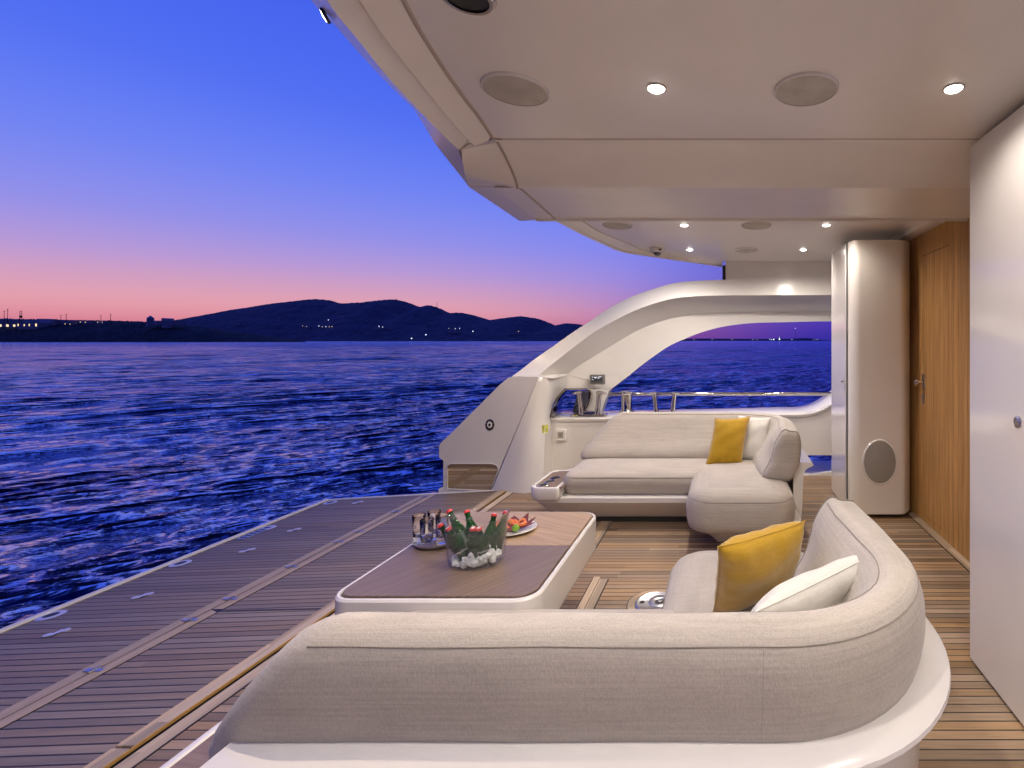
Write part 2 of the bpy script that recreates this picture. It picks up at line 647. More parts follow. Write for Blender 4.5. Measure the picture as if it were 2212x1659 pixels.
def build_sea():
    az = np.concatenate([np.linspace(-76, 36, 1300), np.linspace(36, 284, 60)[1:]])
    az = np.radians(az)
    rs = [0.5, 1.2, 2.0]
    while rs[-1] < 420:
        rs.append(rs[-1] + max(0.045, 0.0062 * rs[-1]))
    nf = len(rs)
    while rs[-1] < 40000:
        rs.append(rs[-1] * 1.35)
    rs = np.array(rs)
    A, Rr = np.meshgrid(az, rs)
    X = Rr * np.sin(A)
    Y = Rr * np.cos(A)
    Z = np.zeros_like(X)
    DX = np.zeros_like(X)
    DY = np.zeros_like(X)
    dr = np.maximum(np.gradient(rs), 0.0015 * rs)[:, None]
    rng = np.random.default_rng(5)
    main = math.atan2(-0.85, 0.62)      # the wind sea runs this way
    for i in range(180):
        lam = 0.24 * (7.0 / 0.24) ** (rng.random() ** 1.7)
        th = main + rng.normal(0, 0.28 if lam > 1.5 else 0.45)
        k = 2 * math.pi / lam
        st = 0.021 if lam > 3 else (0.031 if lam > 1.1 else 0.042)
        a = st / k * (0.6 + 0.8 * rng.random())
        ph = rng.random() * 6.283
        att = np.clip(lam / (3.2 * dr) - 0.6, 0, 1)
        arg = k * (X * math.cos(th) + Y * math.sin(th)) + ph
        c = np.cos(arg)
        s_ = np.sin(arg)
        Z += a * att * c
        DX -= 1.0 * a * att * math.cos(th) * s_
        DY -= 1.0 * a * att * math.sin(th) * s_
    # gustiness: patches of livelier and calmer water
    g = 0.8 + 0.3 * np.sin(X * 0.21 + 1.3 * np.sin(Y * 0.13)) * np.sin(Y * 0.17 + 0.6)
    X = X + DX * g
    Y = Y + DY * g
    Z = Z * g + SEA
    nr, na = X.shape
    co = np.stack([X, Y, Z], -1).reshape(-1, 3).astype(np.float32)
    i = np.arange(nr - 1)[:, None] * na
    j = np.arange(na - 1)[None, :]
    q = np.stack([i + j, i + j + 1, i + na + j + 1, i + na + j], -1).reshape(-1, 4)
    me = bpy.data.meshes.new('water')
    me.vertices.add(len(co))
    me.vertices.foreach_set('co', co.ravel())
    me.loops.add(q.size)
    me.loops.foreach_set('vertex_index', q.ravel().astype(np.int32))
    me.polygons.add(len(q))
    me.polygons.foreach_set('loop_start', np.arange(0, q.size, 4, dtype=np.int32))
    me.polygons.foreach_set('loop_total', np.full(len(q), 4, dtype=np.int32))
    me.update()
    me.flip_normals()
    me.shade_smooth()
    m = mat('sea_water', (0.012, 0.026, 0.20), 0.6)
    b = NB(m)
    b.b.inputs['Specular IOR Level'].default_value = 0.0
    def wv(rot, sc):
        r = b.scaled((1, 1, 1), rot=(0, 0, R(rot)))
        return b.scaled(sc, r)
    n1 = b.noise(wv(-30, (1.1, 3.6, 1)), 2.2, 4, 0.62, 0.5)
    n2 = b.noise(wv(-14, (0.13, 0.6, 1)), 1.0, 6, 0.7, 0.4)
    n3 = b.noise(wv(-38, (5, 12, 1)), 2.0, 3, 0.6, 0.4)
    n4 = b.noise(wv(-22, (0.45, 1.9, 1)), 1.0, 5, 0.68, 0.5)
    h = b.math('ADD', b.math('MULTIPLY', n1, 0.07), b.math('MULTIPLY', n2, 1.5))
    h = b.math('ADD', h, b.math('MULTIPLY', n3, 0.011))
    h = b.math('ADD', h, b.math('MULTIPLY', n4, 0.42))
    n5 = b.noise(wv(-10, (0.022, 0.075, 1)), 1.0, 4, 0.75, 0.3)
    h = b.math('ADD', h, b.math('MULTIPLY', n5, 5.5))
    n6 = b.noise(wv(-6, (0.0045, 0.016, 1)), 1.0, 5, 0.8, 0.3)
    h = b.math('ADD', h, b.math('MULTIPLY', n6, 9.0))
    b.bump(h, 1.0, 1.0)
    nrm = b.b.inputs['Normal'].links[0].from_socket
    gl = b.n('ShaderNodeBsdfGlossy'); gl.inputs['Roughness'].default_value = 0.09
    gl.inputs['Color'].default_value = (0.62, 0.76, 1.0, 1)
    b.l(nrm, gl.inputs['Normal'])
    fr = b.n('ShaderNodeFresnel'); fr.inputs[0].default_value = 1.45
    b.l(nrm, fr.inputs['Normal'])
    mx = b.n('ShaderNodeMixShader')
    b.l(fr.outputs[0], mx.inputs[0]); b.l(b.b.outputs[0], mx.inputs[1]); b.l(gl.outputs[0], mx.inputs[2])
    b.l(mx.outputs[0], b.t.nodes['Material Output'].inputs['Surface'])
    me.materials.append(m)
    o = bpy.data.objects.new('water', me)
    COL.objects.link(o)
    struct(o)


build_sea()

# ================================================================== HILLS
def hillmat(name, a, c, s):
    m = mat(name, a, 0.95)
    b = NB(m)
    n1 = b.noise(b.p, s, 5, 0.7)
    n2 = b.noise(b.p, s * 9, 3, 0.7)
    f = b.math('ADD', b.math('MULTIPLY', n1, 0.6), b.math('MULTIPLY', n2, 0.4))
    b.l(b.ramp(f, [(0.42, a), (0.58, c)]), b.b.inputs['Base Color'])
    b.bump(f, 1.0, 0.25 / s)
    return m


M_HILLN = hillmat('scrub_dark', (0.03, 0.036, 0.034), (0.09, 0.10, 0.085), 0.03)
M_HILLF = hillmat('scrub_far_hazed', (0.085, 0.085, 0.12), (0.18, 0.17, 0.21), 0.012)  # distance haze is mixed into this blue-grey base colour
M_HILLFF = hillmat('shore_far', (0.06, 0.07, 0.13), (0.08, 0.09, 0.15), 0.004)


def hill(name, prof, Y0, Y1, m, cols=500, rows=26, rough=0.02, seed=1):
    rng = np.random.default_rng(seed)
    us = np.array([p[0] for p in prof], float)
    vs = np.array([p[1] for p in prof], float)
    u = np.linspace(us[0], us[-1], cols)
    v = np.interp(u, us, vs)
    v = np.convolve(np.pad(v, 2, mode='edge'), np.ones(5) / 5, mode='valid')
    ph = rng.random((14, 3)) * 6.28
    verts = []
    for r in range(rows * 2):
        t = r / rows
        Y = Y0 + (Y1 - Y0) * t
        sh = math.sin(min(t, 2 - t) * math.pi / 2) ** 0.9 if t <= 1.98 else 0
        X = (u - U0) / F * Y1 * (1 + (t - 1) * 0.15)
        H = CH - SEA + (V0 - v) / F * Y1
        nz = np.zeros(cols)
        for q in range(14):
            nz += np.sin(u * 0.012 * 1.5 ** (q * 0.8) + t * (2 + q) + ph[q, 0]) / (1.25 ** q)
        jag = rng.normal(0, 1, cols)
        z = SEA - 1 + (H + 1) * sh * (Y / Y1 if t < 1 else 1) * (1 - 0.05 * abs(math.sin(t * math.pi)) * (1 + 0.4 * nz))
        z += jag * rough * (Y1 / F) * (1 if 0.05 < t < 1.9 else 0) * 14
        for a, c in zip(X, z):
            verts.append((a, Y, c))
    f = []
    for r in range(rows * 2 - 1):
        for c in range(cols - 1):
            i = r * cols + c
            f.append((i, i + 1, i + cols + 1, i + cols))
    mb = MB()
    mb.v, mb.f = verts, f
    return struct(mb.build(name, m, smooth=180, recalc=False))


P_HEAD = [(-420, 700), (-300, 690), (-150, 684), (0, 688), (40, 689), (120, 691), (200, 692), (240, 692.5), (300, 694), (340, 697), (400, 702), (442, 707), (480, 713), (556, 724), (625, 733), (650, 736.5)]
P_MAIN = [(-500, 736), (150, 732), (250, 722), (340, 706), (380, 696), (442, 682), (518, 667), (594, 655.5), (640, 650), (682, 646), (708, 648), (735, 655.5), (758, 655),
          (769, 653.5), (784, 654), (807, 650), (849, 646), (872, 650.6), (890, 657), (908, 664), (925, 658.5), (944, 664), (970, 676.4), (993, 675), (1020, 680), (1040, 686), (1058, 691.6),
          (1107, 684.8), (1126, 683), (1164, 688.6), (1182, 696), (1198, 703.8), (1225, 698.4), (1248, 700), (1283, 708), (1340, 718), (1420, 731), (1480, 737)]
P_FARS = [(1380, 735), (1430, 732.5), (1476, 731.5), (1528, 731.2), (1600, 731.8), (1694, 732.3), (1720, 731), (1740, 729.8), (1758, 731.5), (1771, 734.5), (1800, 735.6), (2100, 735), (2900, 733)]
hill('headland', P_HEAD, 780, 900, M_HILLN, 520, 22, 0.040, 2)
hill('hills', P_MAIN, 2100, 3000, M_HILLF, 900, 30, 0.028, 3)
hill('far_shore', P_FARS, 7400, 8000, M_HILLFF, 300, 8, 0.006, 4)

M_PLASTER = mat('whitewashed_plaster', (0.62, 0.60, 0.62), 0.9)
M_PLASTER2 = mat('plaster_far', (0.55, 0.55, 0.60), 0.9)
M_POLE = mat('weathered_pole', (0.05, 0.04, 0.045), 0.9)


def house(px, v_base, Yd, wpx, hpx, m, label, group, lit=(), steps=(), wm=None, name='house', cat='house'):
    """px, v_base: survey position of its foot; lit: list of (x0, x1, y0, y1) fractions of the lit openings"""
    k = Yd / F
    c = PY(px, v_base, Yd)
    w, h = wpx * k, hpx * k
    t = thing(name, label, cat, c, group)
    mb = MB().box(c.x - w / 2, c.x + w / 2, c.y, c.y + w * 0.5, c.z - h * 1.2, c.z + h)
    for (a, b_, hh) in steps:
        mb.box(c.x - w / 2 + a * w, c.x - w / 2 + b_ * w, c.y + 0.4, c.y + w * 0.45, c.z + h, c.z + h + hh * k)
    mb.build('wall', m, t, smooth=0)
    for q in lit:
        a, b_, d, e = q[:4]
        mm = wm or (M_COOL if len(q) > 4 else M_WARM)
        cxq = (a + b_) / 2; a, b_ = cxq - (b_ - a) * 0.3, cxq + (b_ - a) * 0.3
        czq = (d + e) / 2; d, e = czq - (e - d) * 0.35, czq + (e - d) * 0.35
        MB().box(c.x - w / 2 + a * w, c.x - w / 2 + b_ * w, c.y - 0.25, c.y - 0.05, c.z + d * h, c.z + e * h).build('lit_window', mm, t, smooth=0)
    return t


YH = 835
house(20, 707, YH, 78, 16, M_PLASTER, 'long flat-roofed villa with a row of lit doorways, farthest left on the shore', 'villas on the headland',
      [(0.02, 0.12, 0.05, 0.42), (0.22, 0.3, 0.05, 0.42), (0.4, 0.5, 0.05, 0.42), (0.6, 0.68, 0.05, 0.42)], [(0, 0.35, 2.2)])
house(60, 706, YH - 8, 44, 9, M_PLASTER, 'low lit terrace house between the long villa and the stepped villa', 'villas on the headland',
      [(0.0, 0.06, 0.1, 0.8), (0.3, 0.36, 0.1, 0.7), (0.55, 0.6, 0.1, 0.8), (0.86, 0.96, 0.0, 0.9)])
house(92, 700, YH + 8, 46, 10, M_PLASTER, 'stepped white villa with two glowing lamps on its terrace', 'villas on the headland',
      [(0.1, 0.14, 0.0, 0.25), (0.5, 0.55, 0.0, 0.25)], [(0.2, 0.6, 1.5)])
house(140, 701, YH + 15, 34, 10, M_PLASTER, 'broad villa under two bare poles with lamps at its foot', 'villas on the headland',
      [(0.05, 0.1, 0.1, 0.3), (0.5, 0.55, 0.0, 0.25), (0.8, 0.86, -0.1, 0.15)])
house(180, 697, YH + 22, 18, 4, M_PLASTER, 'small low house with two warm lamps right of the villas', 'villas on the headland',
      [(0.1, 0.2, 0.1, 0.6), (0.7, 0.8, 0.0, 0.5)])
house(216, 697, YH + 22, 12, 4, M_PLASTER, 'tiny house with three lamps under the tall pole of the headland', 'villas on the headland',
      [(0.0, 0.15, 0.1, 0.5), (0.6, 0.75, 0.2, 0.7), (0.85, 1.0, 0, 0.3)])
# windmill tower with its low farmhouse
c = PY(325, 695, 830)
k = 830 / F
t = thing('windmill_tower', 'pale windmill tower with pointed roof on the headland ridge', 'windmill', c)
MB().lathe([(6 * k, -8), (5.6 * k, 4 * k), (5.3 * k, 7.5 * k)], c, 14).build('wall', M_PLASTER, t)
MB().lathe([(6.2 * k, 7.4 * k), (0.1, 13.5 * k)], c, 14).build('roof', M_PLASTER2, t)
house(348, 697, 838, 52, 4.5, M_PLASTER, 'low farmhouse with one chimney beside the windmill tower', 'villas on the headland', [], [(0.5, 0.54, 5.5)])
house(356, 704, 815, 13, 4, M_PLASTER, 'small pale hut on the slope below the windmill farmhouse', 'villas on the headland')


def pole(px, v_top, v_base, Yd, arms, label, twin=False):
    c = PY(px, v_base, Yd)
    h = (v_base - v_top) * Yd / F
    t = thing('utility_pole', label, 'utility pole', c, 'utility poles on the headland')
    mb = MB()
    for dx in ((-1.6, 1.6) if twin else (0,)):
        mb.tube([c + Vector((dx, 0, -6)), c + Vector((dx, 0, h))], [0.42, 0.28], 6)
    mb.build('pole', M_POLE, t)
    for q in arms:
        z = h * q
        MB().box(c.x - 1.9, c.x + 1.9, c.y - 0.2, c.y + 0.2, c.z + z - 0.2, c.z + z + 0.2).build('crossarm', M_POLE, t)
    if twin:
        MB().box(c.x - 1.3, c.x + 1.3, c.y - 1, c.y + 1, c.z + h * 0.25, c.z + h * 0.5).build('transformer', M_POLE, t)
    return t


pole(9, 671, 692, 832, [0.92], 'leftmost utility pole, short, at the left edge of the headland')
pole(16.5, 667, 692, 834, [0.95, 0.8], 'tall utility pole with two crossarms above the long villa')
pole(45, 671, 692, 828, [0.9, 0.7], 'twin-post pole carrying a transformer, right of the long villa', True)
pole(131.5, 681, 692, 850, [0.95], 'shorter of two poles behind the broad villa')
pole(143, 678, 692, 850, [0.95], 'taller of two poles behind the broad villa')
pole(218, 681, 693, 850, [0.95], 'thin pole left of the tall single pole on the ridge')
pole(239, 678, 693, 850, [0.95], 'tall single pole on the bare ridge left of the windmill')

HG = 'houses on the distant hillside'
hh = [(660, 706, 14, 3, 'pale house at the left end of the lit hillside hamlet', [(0.0, 0.1, 0.5, 1), (0.6, 0.7, 0, 0.5)]),
      (703, 707, 30, 4, 'long house with five lamps in the lit hillside hamlet', [(0.0, 0.06, 0.4, 0.9, 1), (0.25, 0.3, 0, 0.5), (0.5, 0.56, 0.1, 0.6, 1), (0.75, 0.8, 0, 0.6), (0.95, 1.0, 0.1, 0.7)]),
      (705, 693, 16, 3, 'highest lit house, bluish, above the hillside hamlet', [(0.7, 0.85, 0.3, 0.9, 1)]),
      (818, 708, 22, 5, 'bright blue-white villa below the second summit', [(0.5, 0.57, 0.3, 0.9, 1), (0.85, 0.92, 0.1, 0.5, 1)]),
      (803, 727, 12, 3, 'warm lit house near the water under the blue-white villa', [(0.4, 0.7, 0.1, 0.6)]),
      (842, 711, 12, 3, 'unlit pale house right of the blue-white villa', []),
      (872, 719, 12, 4, 'unlit cube house low on the slope in the middle of the hill', []),
      (980, 711, 28, 4, 'long hillside house with three lamps under the mast', [(0.1, 0.15, 0.2, 0.6), (0.6, 0.65, 0, 0.5, 1), (0.93, 0.99, 0.2, 0.7, 1)]),
      (1000, 730, 40, 4, 'shoreline house row with a string of small lamps', [(0.05, 0.09, 0.3, 0.9), (0.4, 0.46, 0.5, 1.2), (0.6, 0.64, 0, 0.4), (0.8, 0.84, 0, 0.4), (0.95, 0.99, 0, 0.5)]),
      (1052, 722, 24, 3, 'dim pair of joined houses right of the string of lamps', [(0.3, 0.36, 0.3, 0.9, 1)]),
      (1115, 719, 12, 4, 'small dim house low under the right-hand summit', [(0.85, 1.0, 0.5, 1.0)]),
      (1022, 717, 10, 3, 'small house with one cool lamp above the shoreline row', [(0.3, 0.6, 0.1, 0.8, 1)]),
      (735, 724, 10, 3, 'unlit pale hut low below the lit hillside hamlet', []),
      (1085, 728, 14, 3, 'low waterfront house with two lamps, right of the shoreline row', [(0.1, 0.25, 0.1, 0.8, 1), (0.7, 0.85, 0.1, 0.8)]),
      (645, 728, 20, 3, 'dim boathouse at the tip of the dark headland', [])]
for (px, vb, w, h, lb, lt) in hh:
    house(px, vb, 2280, w, h, M_PLASTER2, lb, HG, lt)
for (px, vb, lb) in [(889, 732, 'single white lamp glowing at the waterline under the middle of the hill'), (920, 724, 'single blue-white lamp a little above the waterline lamp')]:
    c = PY(px, vb, 2090)
    t = thing('shore_lamp', lb, 'lamp', c, 'lamps along the far waterline')
    MB().lathe([(0.3, -8), (0.3, 0)], c, 8).build('post', M_POLE, t)
    MB().lathe([(0.5, 0), (2.4, 1.2), (2.4, 2.8), (0.5, 4)], c, 8).build('lantern', M_COOL, t)
c = PY(944, 664, 3000)
tag(MB().tube([c - Vector((0, 0, 5)), c + Vector((0, 0, 34))], [1.2, 0.8], 6).build('radio_mast', M_POLE), 'thin radio mast on the saddle right of the two rounded summits', 'mast')
for (px, vt) in ((769, 649), (1110, 681)):
    pass
TG = 'town lights on the far shore'
for i, (px, w, h, lb, lt) in enumerate([
        (1502, 12, 1.5, 'faint low building, leftmost of the town behind the arch window', [(0.2, 0.3, 0.3, 0.9, 1)]),
        (1544, 16, 2, 'low building with a warm lamp, left part of the far town', [(0.1, 0.2, 0.3, 1.0, 1)]),
        (1582, 14, 2, 'wide dark building with one greenish lamp in the far town', [(0.4, 0.55, 0.4, 1.2)]),
        (1632, 16, 2, 'dim building halfway along the far town', [(0.1, 0.2, 0.2, 0.8, 1), (0.7, 0.78, 0.2, 0.9)]),
        (1668, 12, 3.2, 'bright lit quay building left of the brightest tower', [(0.0, 0.15, 0.3, 0.8, 1), (0.3, 0.45, 0, 0.7, 1), (0.6, 0.95, 0, 0.8, 1)]),
        (1684, 6, 6, 'brightest floodlit tower of the far town', [(0.1, 0.8, 0.0, 0.6, 1), (0.35, 0.5, 0.6, 1.2, 1)]),
        (1712, 8, 2, 'small lamp-lit house below the tall antenna', [(0.2, 0.5, 0.3, 0.9, 1)]),
        (1762, 12, 2, 'cluster of lamps at the right end of the far shore', [(0.1, 0.2, 0.3, 0.9, 1), (0.5, 0.62, 0.1, 0.7), (0.8, 0.9, 0.3, 0.9, 1)])]):
    house(px, 734.5, 7350, w, h, M_PLASTER2, lb, TG, lt, name='town_building', cat='building')
c = PY(1718, 731, 7500)
t = thing('antenna_mast', 'tall thin antenna with a red-white lamp above the far town', 'mast', c)
MB().tube([c, c + Vector((0, 0, 150))], [2.2, 1.6], 5).build('pole', M_POLE, t)
MB().lathe([(0.5, 148), (4, 150), (4, 156), (0.5, 158)], c, 8).build('lantern', M_COOL, t)

# ================================================================== DECKS
struct(MB().box(-1.865, 2.6, -1.4, 4.995, -0.05, 0.0).build('deck', M_TEAK, smooth=0))
# hull below the deck
mb = MB()
hs = []
for z, d in [(-0.052, 0.03), (-0.20, 0.0), (-0.9, 0.25), (-1.6, 0.9)]:
    hs.append([Vector((x, y, z)) for x, y in ((-1.93 + d * 0.4, -0.25 + d), (6, -0.25 + d), (6, 5.55 - d), (0.75, 5.55 - d), (0.75, 5.0 - d * 0.3), (-1.93 + d * 0.4, 5.0 - d * 0.3))])
struct(mb.loft(hs).build('hull', M_WHITE, smooth=0, bevel=0.01))


def PT(u, v, dz=0.0):
    """surveyed point on the platform, which slopes down outboard"""
    Y = (CH - 0.07) * F / ((v - V0) + 0.035 * (u - U0))
    p = PY(u, v, Y)
    return p + Vector((0, 0, dz))


def tz(x):
    return 0.035 * (x + 2.0)


# platform deck: sloping slab, its far edge skewed
XE = -3.46
far = [(-2.0, 4.42), (XE, 4.30)]
def slab(mb, pts, top, th):
    n = len(pts)
    a = [Vector((x, y, tz(x) + top)) for x, y in pts]
    b_ = [Vector((x, y, tz(x) + top - th)) for x, y in pts]
    return mb.add(a + b_, [tuple(range(n)), tuple(range(n, 2 * n))[::-1]] + [(i, (i + 1) % n, n + (i + 1) % n, n + i) for i in range(n)])


pl = slab(MB(), [(-2.0, -0.6), (-2.0, 4.42), (XE, 4.30), (XE, -0.6)], 0.0, 0.09).build('platform_deck', M_TEAK2, smooth=0)
struct(pl)
# white trim round the platform edge
mb = slab(MB(), [(XE - 0.002, -0.6), (XE - 0.002, 4.302), (XE - 0.035, 4.33), (XE - 0.035, -0.6)], 0.012, 0.13)
slab(mb, [(XE - 0.035, 4.334), (XE - 0.035, 4.305), (-2.0, 4.424), (-2.0, 4.455)], 0.006, 0.12)
tag(mb.build('edge_trim', M_WHITE, smooth=0, bevel=0.006), 'white moulded trim running round the outer edge of the teak platform', 'trim')


def boards(name, quads, m, label, th=0.010, z0=0.0015):
    mb = MB()
    for q in quads:
        slab(mb, q, z0, th)
    return tag(mb.build(name, m, smooth=0), label, 'deck board')


# hinge line boards X about -2.62 with a dark gap between
HL = -2.665
t = thing('hinge_boards', 'pair of pale margin boards with hinges halfway across the platform', 'deck boards', (HL, 2, 0))
mb = slab(MB(), [(HL - 0.008, -0.6), (HL - 0.008, 4.36), (HL + 0.052, 4.37), (HL + 0.052, -0.6)], 0.003, 0.01)
mb.build('board', M_TEAKX, t, smooth=0)
slab(MB(), [(HL + 0.060, -0.6), (HL + 0.060, 2.497), (HL + 0.115, 2.47), (HL + 0.115, -0.6)], 0.003, 0.01).build('board', M_TEAKX, t, smooth=0)
slab(MB(), [(HL + 0.060, 2.502), (HL + 0.060, 4.37), (HL + 0.115, 4.375), (HL + 0.115, 2.502)], 0.003, 0.01).build('board', M_TEAKX, t, smooth=0)
slab(MB(), [(HL - 0.013, -0.6), (HL - 0.013, 4.36), (HL + 0.121, 4.37), (HL + 0.121, -0.6)], 0.0015, 0.008).build('caulking', M_BLACK, t, smooth=0)
slab(MB(), [(HL + 0.121, 2.478), (HL + 0.121, 2.488), (-2.0, 2.478), (-2.0, 2.468)], 0.0015, 0.008).build('caulking', M_BLACK, t, smooth=0)
# gutter boards at the cockpit edge
GX = -2.0
t = thing('gutter_boards', 'pair of margin boards along the gutter between cockpit and platform', 'deck boards', (GX, 2, 0))
MB().box(-2.006, -1.945, 1.62, 4.40, 0.002, 0.014).build('board', M_TEAKX, t, smooth=0, bevel=0.003)
MB().box(-1.9445, -1.94, 1.0, 4.40, -0.03, 0.012).build('varnished_edge', M_ENDG, t, smooth=0)
MB().box(-2.006, -1.945, 1.0, 1.61, 0.002, 0.014).build('board', M_TEAKX, t, smooth=0, bevel=0.003)
MB().box(-2.012, -1.939, 1.0, 4.405, -0.05, 0.0015).build('caulking', M_BLACK, t, smooth=0)
MB().box(-1.924, -1.868, 1.0, 4.37, -0.05, 0.003).build('board', M_TEAKX, t, smooth=0)
MB().box(-1.868, -1.862, 1.0, 4.37, -0.05, 0.0025).build('caulking', M_BLACK, t, smooth=0)
MB().box(-1.939, -1.9245, 1.0, 4.40, -0.05, -0.028).build('channel', M_BLACK, t, smooth=0)

ORD4 = ['nearest', 'second nearest', 'second farthest', 'farthest']
for i, (u, v) in enumerate([(110, 1330), (389.5, 1217.5), (578, 1141), (713.5, 1086)]):
    p = PT(u, v)
    t = thing('socket_ring', ORD4[i] + ' chrome socket ring near the outer edge of the platform', 'deck fitting', p, 'socket rings along the platform edge')
    Mt = Matrix.Rotation(0.035, 3, 'Y').inverted()
    MB().lathe([(0.027, 0.002), (0.029, 0.005), (0.046, 0.005), (0.051, 0.0015)], p, 28, Mt, False, False).build('ring', M_FIT, t, smooth=30)
    MB().lathe([(0.0285, 0.0035), (0.001, 0.0035)], p, 28, Mt, False, True).build('socket', M_BLACK, t)
ORD5 = ['nearest', 'second nearest', 'middle', 'second farthest', 'farthest']
for i, (u, v) in enumerate([(122.6, 1368), (308, 1288), (533.6, 1190), (635, 1145.5), (772.6, 1086)]):
    p = PT(u, v)
    t = thing('deck_latch', ORD5[i] + ' flush chrome latch plate in the outer platform planks', 'deck fitting', p, 'latch plates in the platform')
    mb = MB()
    for dx, dy in ((-0.016, -0.02), (0.016, 0.02)):
        mb.lathe([(0.016, 0.0015), (0.016, 0.005), (0.001, 0.006)], p + Vector((dx, dy, 0)), 16)
    mb.box(p.x - 0.010, p.x + 0.010, p.y - 0.026, p.y + 0.026, p.z + 0.001, p.z + 0.0045)
    mb.build('plate', M_FIT, t)
    MB().box(p.x + 0.014, p.x + 0.022, p.y - 0.03, p.y - 0.008, p.z + 0.0045, p.z + 0.006).build('slot', M_BLACK, t, smooth=0)
for i, (u, v) in enumerate([(176, 1451), (394, 1341.5), (481, 1296), (620.6, 1226), (723, 1172), (767.6, 1150), (849, 1107.5), (916, 1074)]):
    p = PT(u, v)
    p.x = HL + 0.055
    p.z = tz(p.x) + 0.004
    nm = ['first', 'second', 'third', 'fourth', 'fifth', 'sixth', 'seventh', 'eighth'][i]
    t = thing('hinge_fitting', nm + ' small steel hinge from the camera along the hinge boards', 'hinge', p, 'hinges on the platform boards')
    mb = MB()
    for s_ in (-1, 1):
        mb.box(p.x + s_ * 0.004, p.x + s_ * 0.036, p.y - 0.010, p.y + 0.010, p.z, p.z + 0.003)
    mb.build('leaf', M_STEEL, t, smooth=0, bevel=0.001)
    mb = MB()
    for q in range(4):
        mb.tube([p + Vector((0, -0.02 + q * 0.0105, 0.003)), p + Vector((0, -0.0115 + q * 0.0105, 0.003))], 0.0055, 8)
    mb.build('knuckle', M_STEEL, t)
p0 = PT(508, 1166); p1 = PT(560, 1151)
t = thing('deck_drain', 'slotted steel drain plate at the outer edge of the platform', 'drain plate', p0)
MB().box(p0.x, p0.x + 0.062, p0.y, p0.y + 0.24, p0.z - 0.004, p0.z + 0.006).build('plate', M_STEEL, t, smooth=0, bevel=0.002)
mb = MB()
for q in range(6):
    mb.box(p0.x + 0.012, p0.x + 0.05, p0.y + 0.02 + q * 0.036, p0.y + 0.036 + q * 0.036, p0.z + 0.006, p0.z + 0.0072)
mb.build('slots', M_DARK, t, smooth=0)

# cockpit floor inlays
t = thing('hatch_boards', 'short pair of teak boards set across the planks right of the coffee table', 'deck boards', (-0.7, 2.4, 0))
MB().box(-0.735, -0.70, 2.0, 2.80, 0.001, 0.004).build('board', M_TEAKX, t, smooth=0)
MB().box(-0.696, -0.652, 2.0, 2.77, 0.001, 0.004).build('board', M_TEAKX, t, smooth=0)
MB().box(-0.741, -0.646, 2.0, 2.775, 0.0, 0.0025).build('caulking', M_BLACK, t, smooth=0)
t = thing('hatch_board', 'dark teak board inlaid in the floor beside the far sofa base', 'deck board', (-0.87, 3.5, 0))
MB().box(-0.91, -0.83, 3.12, 3.9, 0.001, 0.004).build('board', M_TEAKX, t, smooth=0)
MB().box(-0.916, -0.824, 3.114, 3.9, 0.0, 0.0025).build('caulking', M_BLACK, t, smooth=0)
c = Vector((-0.345, 2.515, 0))
t = thing('floor_hatch', 'round chrome pedestal plate set in the teak floor by the near sofa', 'floor plate', c)
MB().lathe([(0.148, 0.001), (0.148, 0.0035), (0.001, 0.0035)], c, 48).build('caulking', M_BLACK, t)
MB().lathe([(0.105, 0.002), (0.105, 0.005), (0.143, 0.005), (0.143, 0.001)], c, 48, cap0=False, cap1=False).build('teak_ring', M_TEAKR, t)
MB().lathe([(0.106, 0.002), (0.106, 0.010), (0.098, 0.013), (0.090, 0.010), (0.001, 0.010)], c, 48).build('plate', M_STEEL, t)
MB().lathe([(0.058, 0.0105), (0.055, 0.0125), (0.025, 0.0125), (0.022, 0.0105), (0.014, 0.0105), (0.012, 0.013), (0.001, 0.013)], c + Vector((0.02, 0.01, 0)), 36).build('cover', M_STEEL, t)
MB().lathe([(0.014, 0.0105), (0.001, 0.0115)], c + Vector((-0.07, 0.0, 0)), 18).build('screw_hole', M_BLACK, t)

# ================================================================== CEILING
ZC = 2.2
def zpts(l):
    return [PZ2(u, v, z) for u, v, z in l]


def PZ2(u, v, z):
    return PY(u, v, (z - CH) * F / (V0 - v))


G1 = [Vector((0.25, -0.1, ZC)), Vector((-0.42, 0.45, ZC)), Vector((-0.66, 0.85, ZC))] + zpts([(869, 0, ZC), (939, 122, ZC), (991, 198, ZC), (1035, 256, ZC), (1061, 296, ZC)])
R2 = [Vector((0.22, -0.15, 2.17)), Vector((-0.48, 0.40, 2.17)), Vector((-0.74, 0.82, 2.17))] + zpts([(786, 13, 2.17), (843, 96, 2.17), (901, 170, 2.17), (965, 250, 2.17), (1034, 326, 2.17)])
R2b = [p + Vector((-0.012, 0.004, 0.028)) for p in R2]
R3 = [Vector((0.15, -0.2, 2.15)), Vector((-0.55, 0.36, 2.15)), Vector((-0.80, 0.8, 2.15))] + zpts([(706, 0, 2.15), (779, 93, 2.15), (843, 173, 2.15), (891, 224, 2.15), (927, 262, 2.15), (990, 323, 2.15)])
R4 = [Vector((0.0, -0.4, 2.3)), Vector((-0.72, 0.2, 2.3)), Vector((-1.0, 0.78, 2.3))] + zpts([(671, 0, 2.3), (715, 45, 2.3), (779, 118, 2.3), (843, 186, 2.3), (893, 234, 2.3)])
NN = 70


def RS(l):
    return resample(cat_rom(l), NN)


mb = MB()
# strips of the near roof edge
def strip(a, b_, rev=False):
    mb.loft([RS(a), RS(b_)], closed=False)


strip(G1, R2)
mb2 = MB()
strip(R2, R2b)
strip(R2b, R3)
R3o = [p + Vector((-0.01, 0, 0.012)) for p in R3]
strip(R3, R3o)
R4b = R4 + zpts([(905, 250, 2.28)])
strip(R3o[:-1], R4)
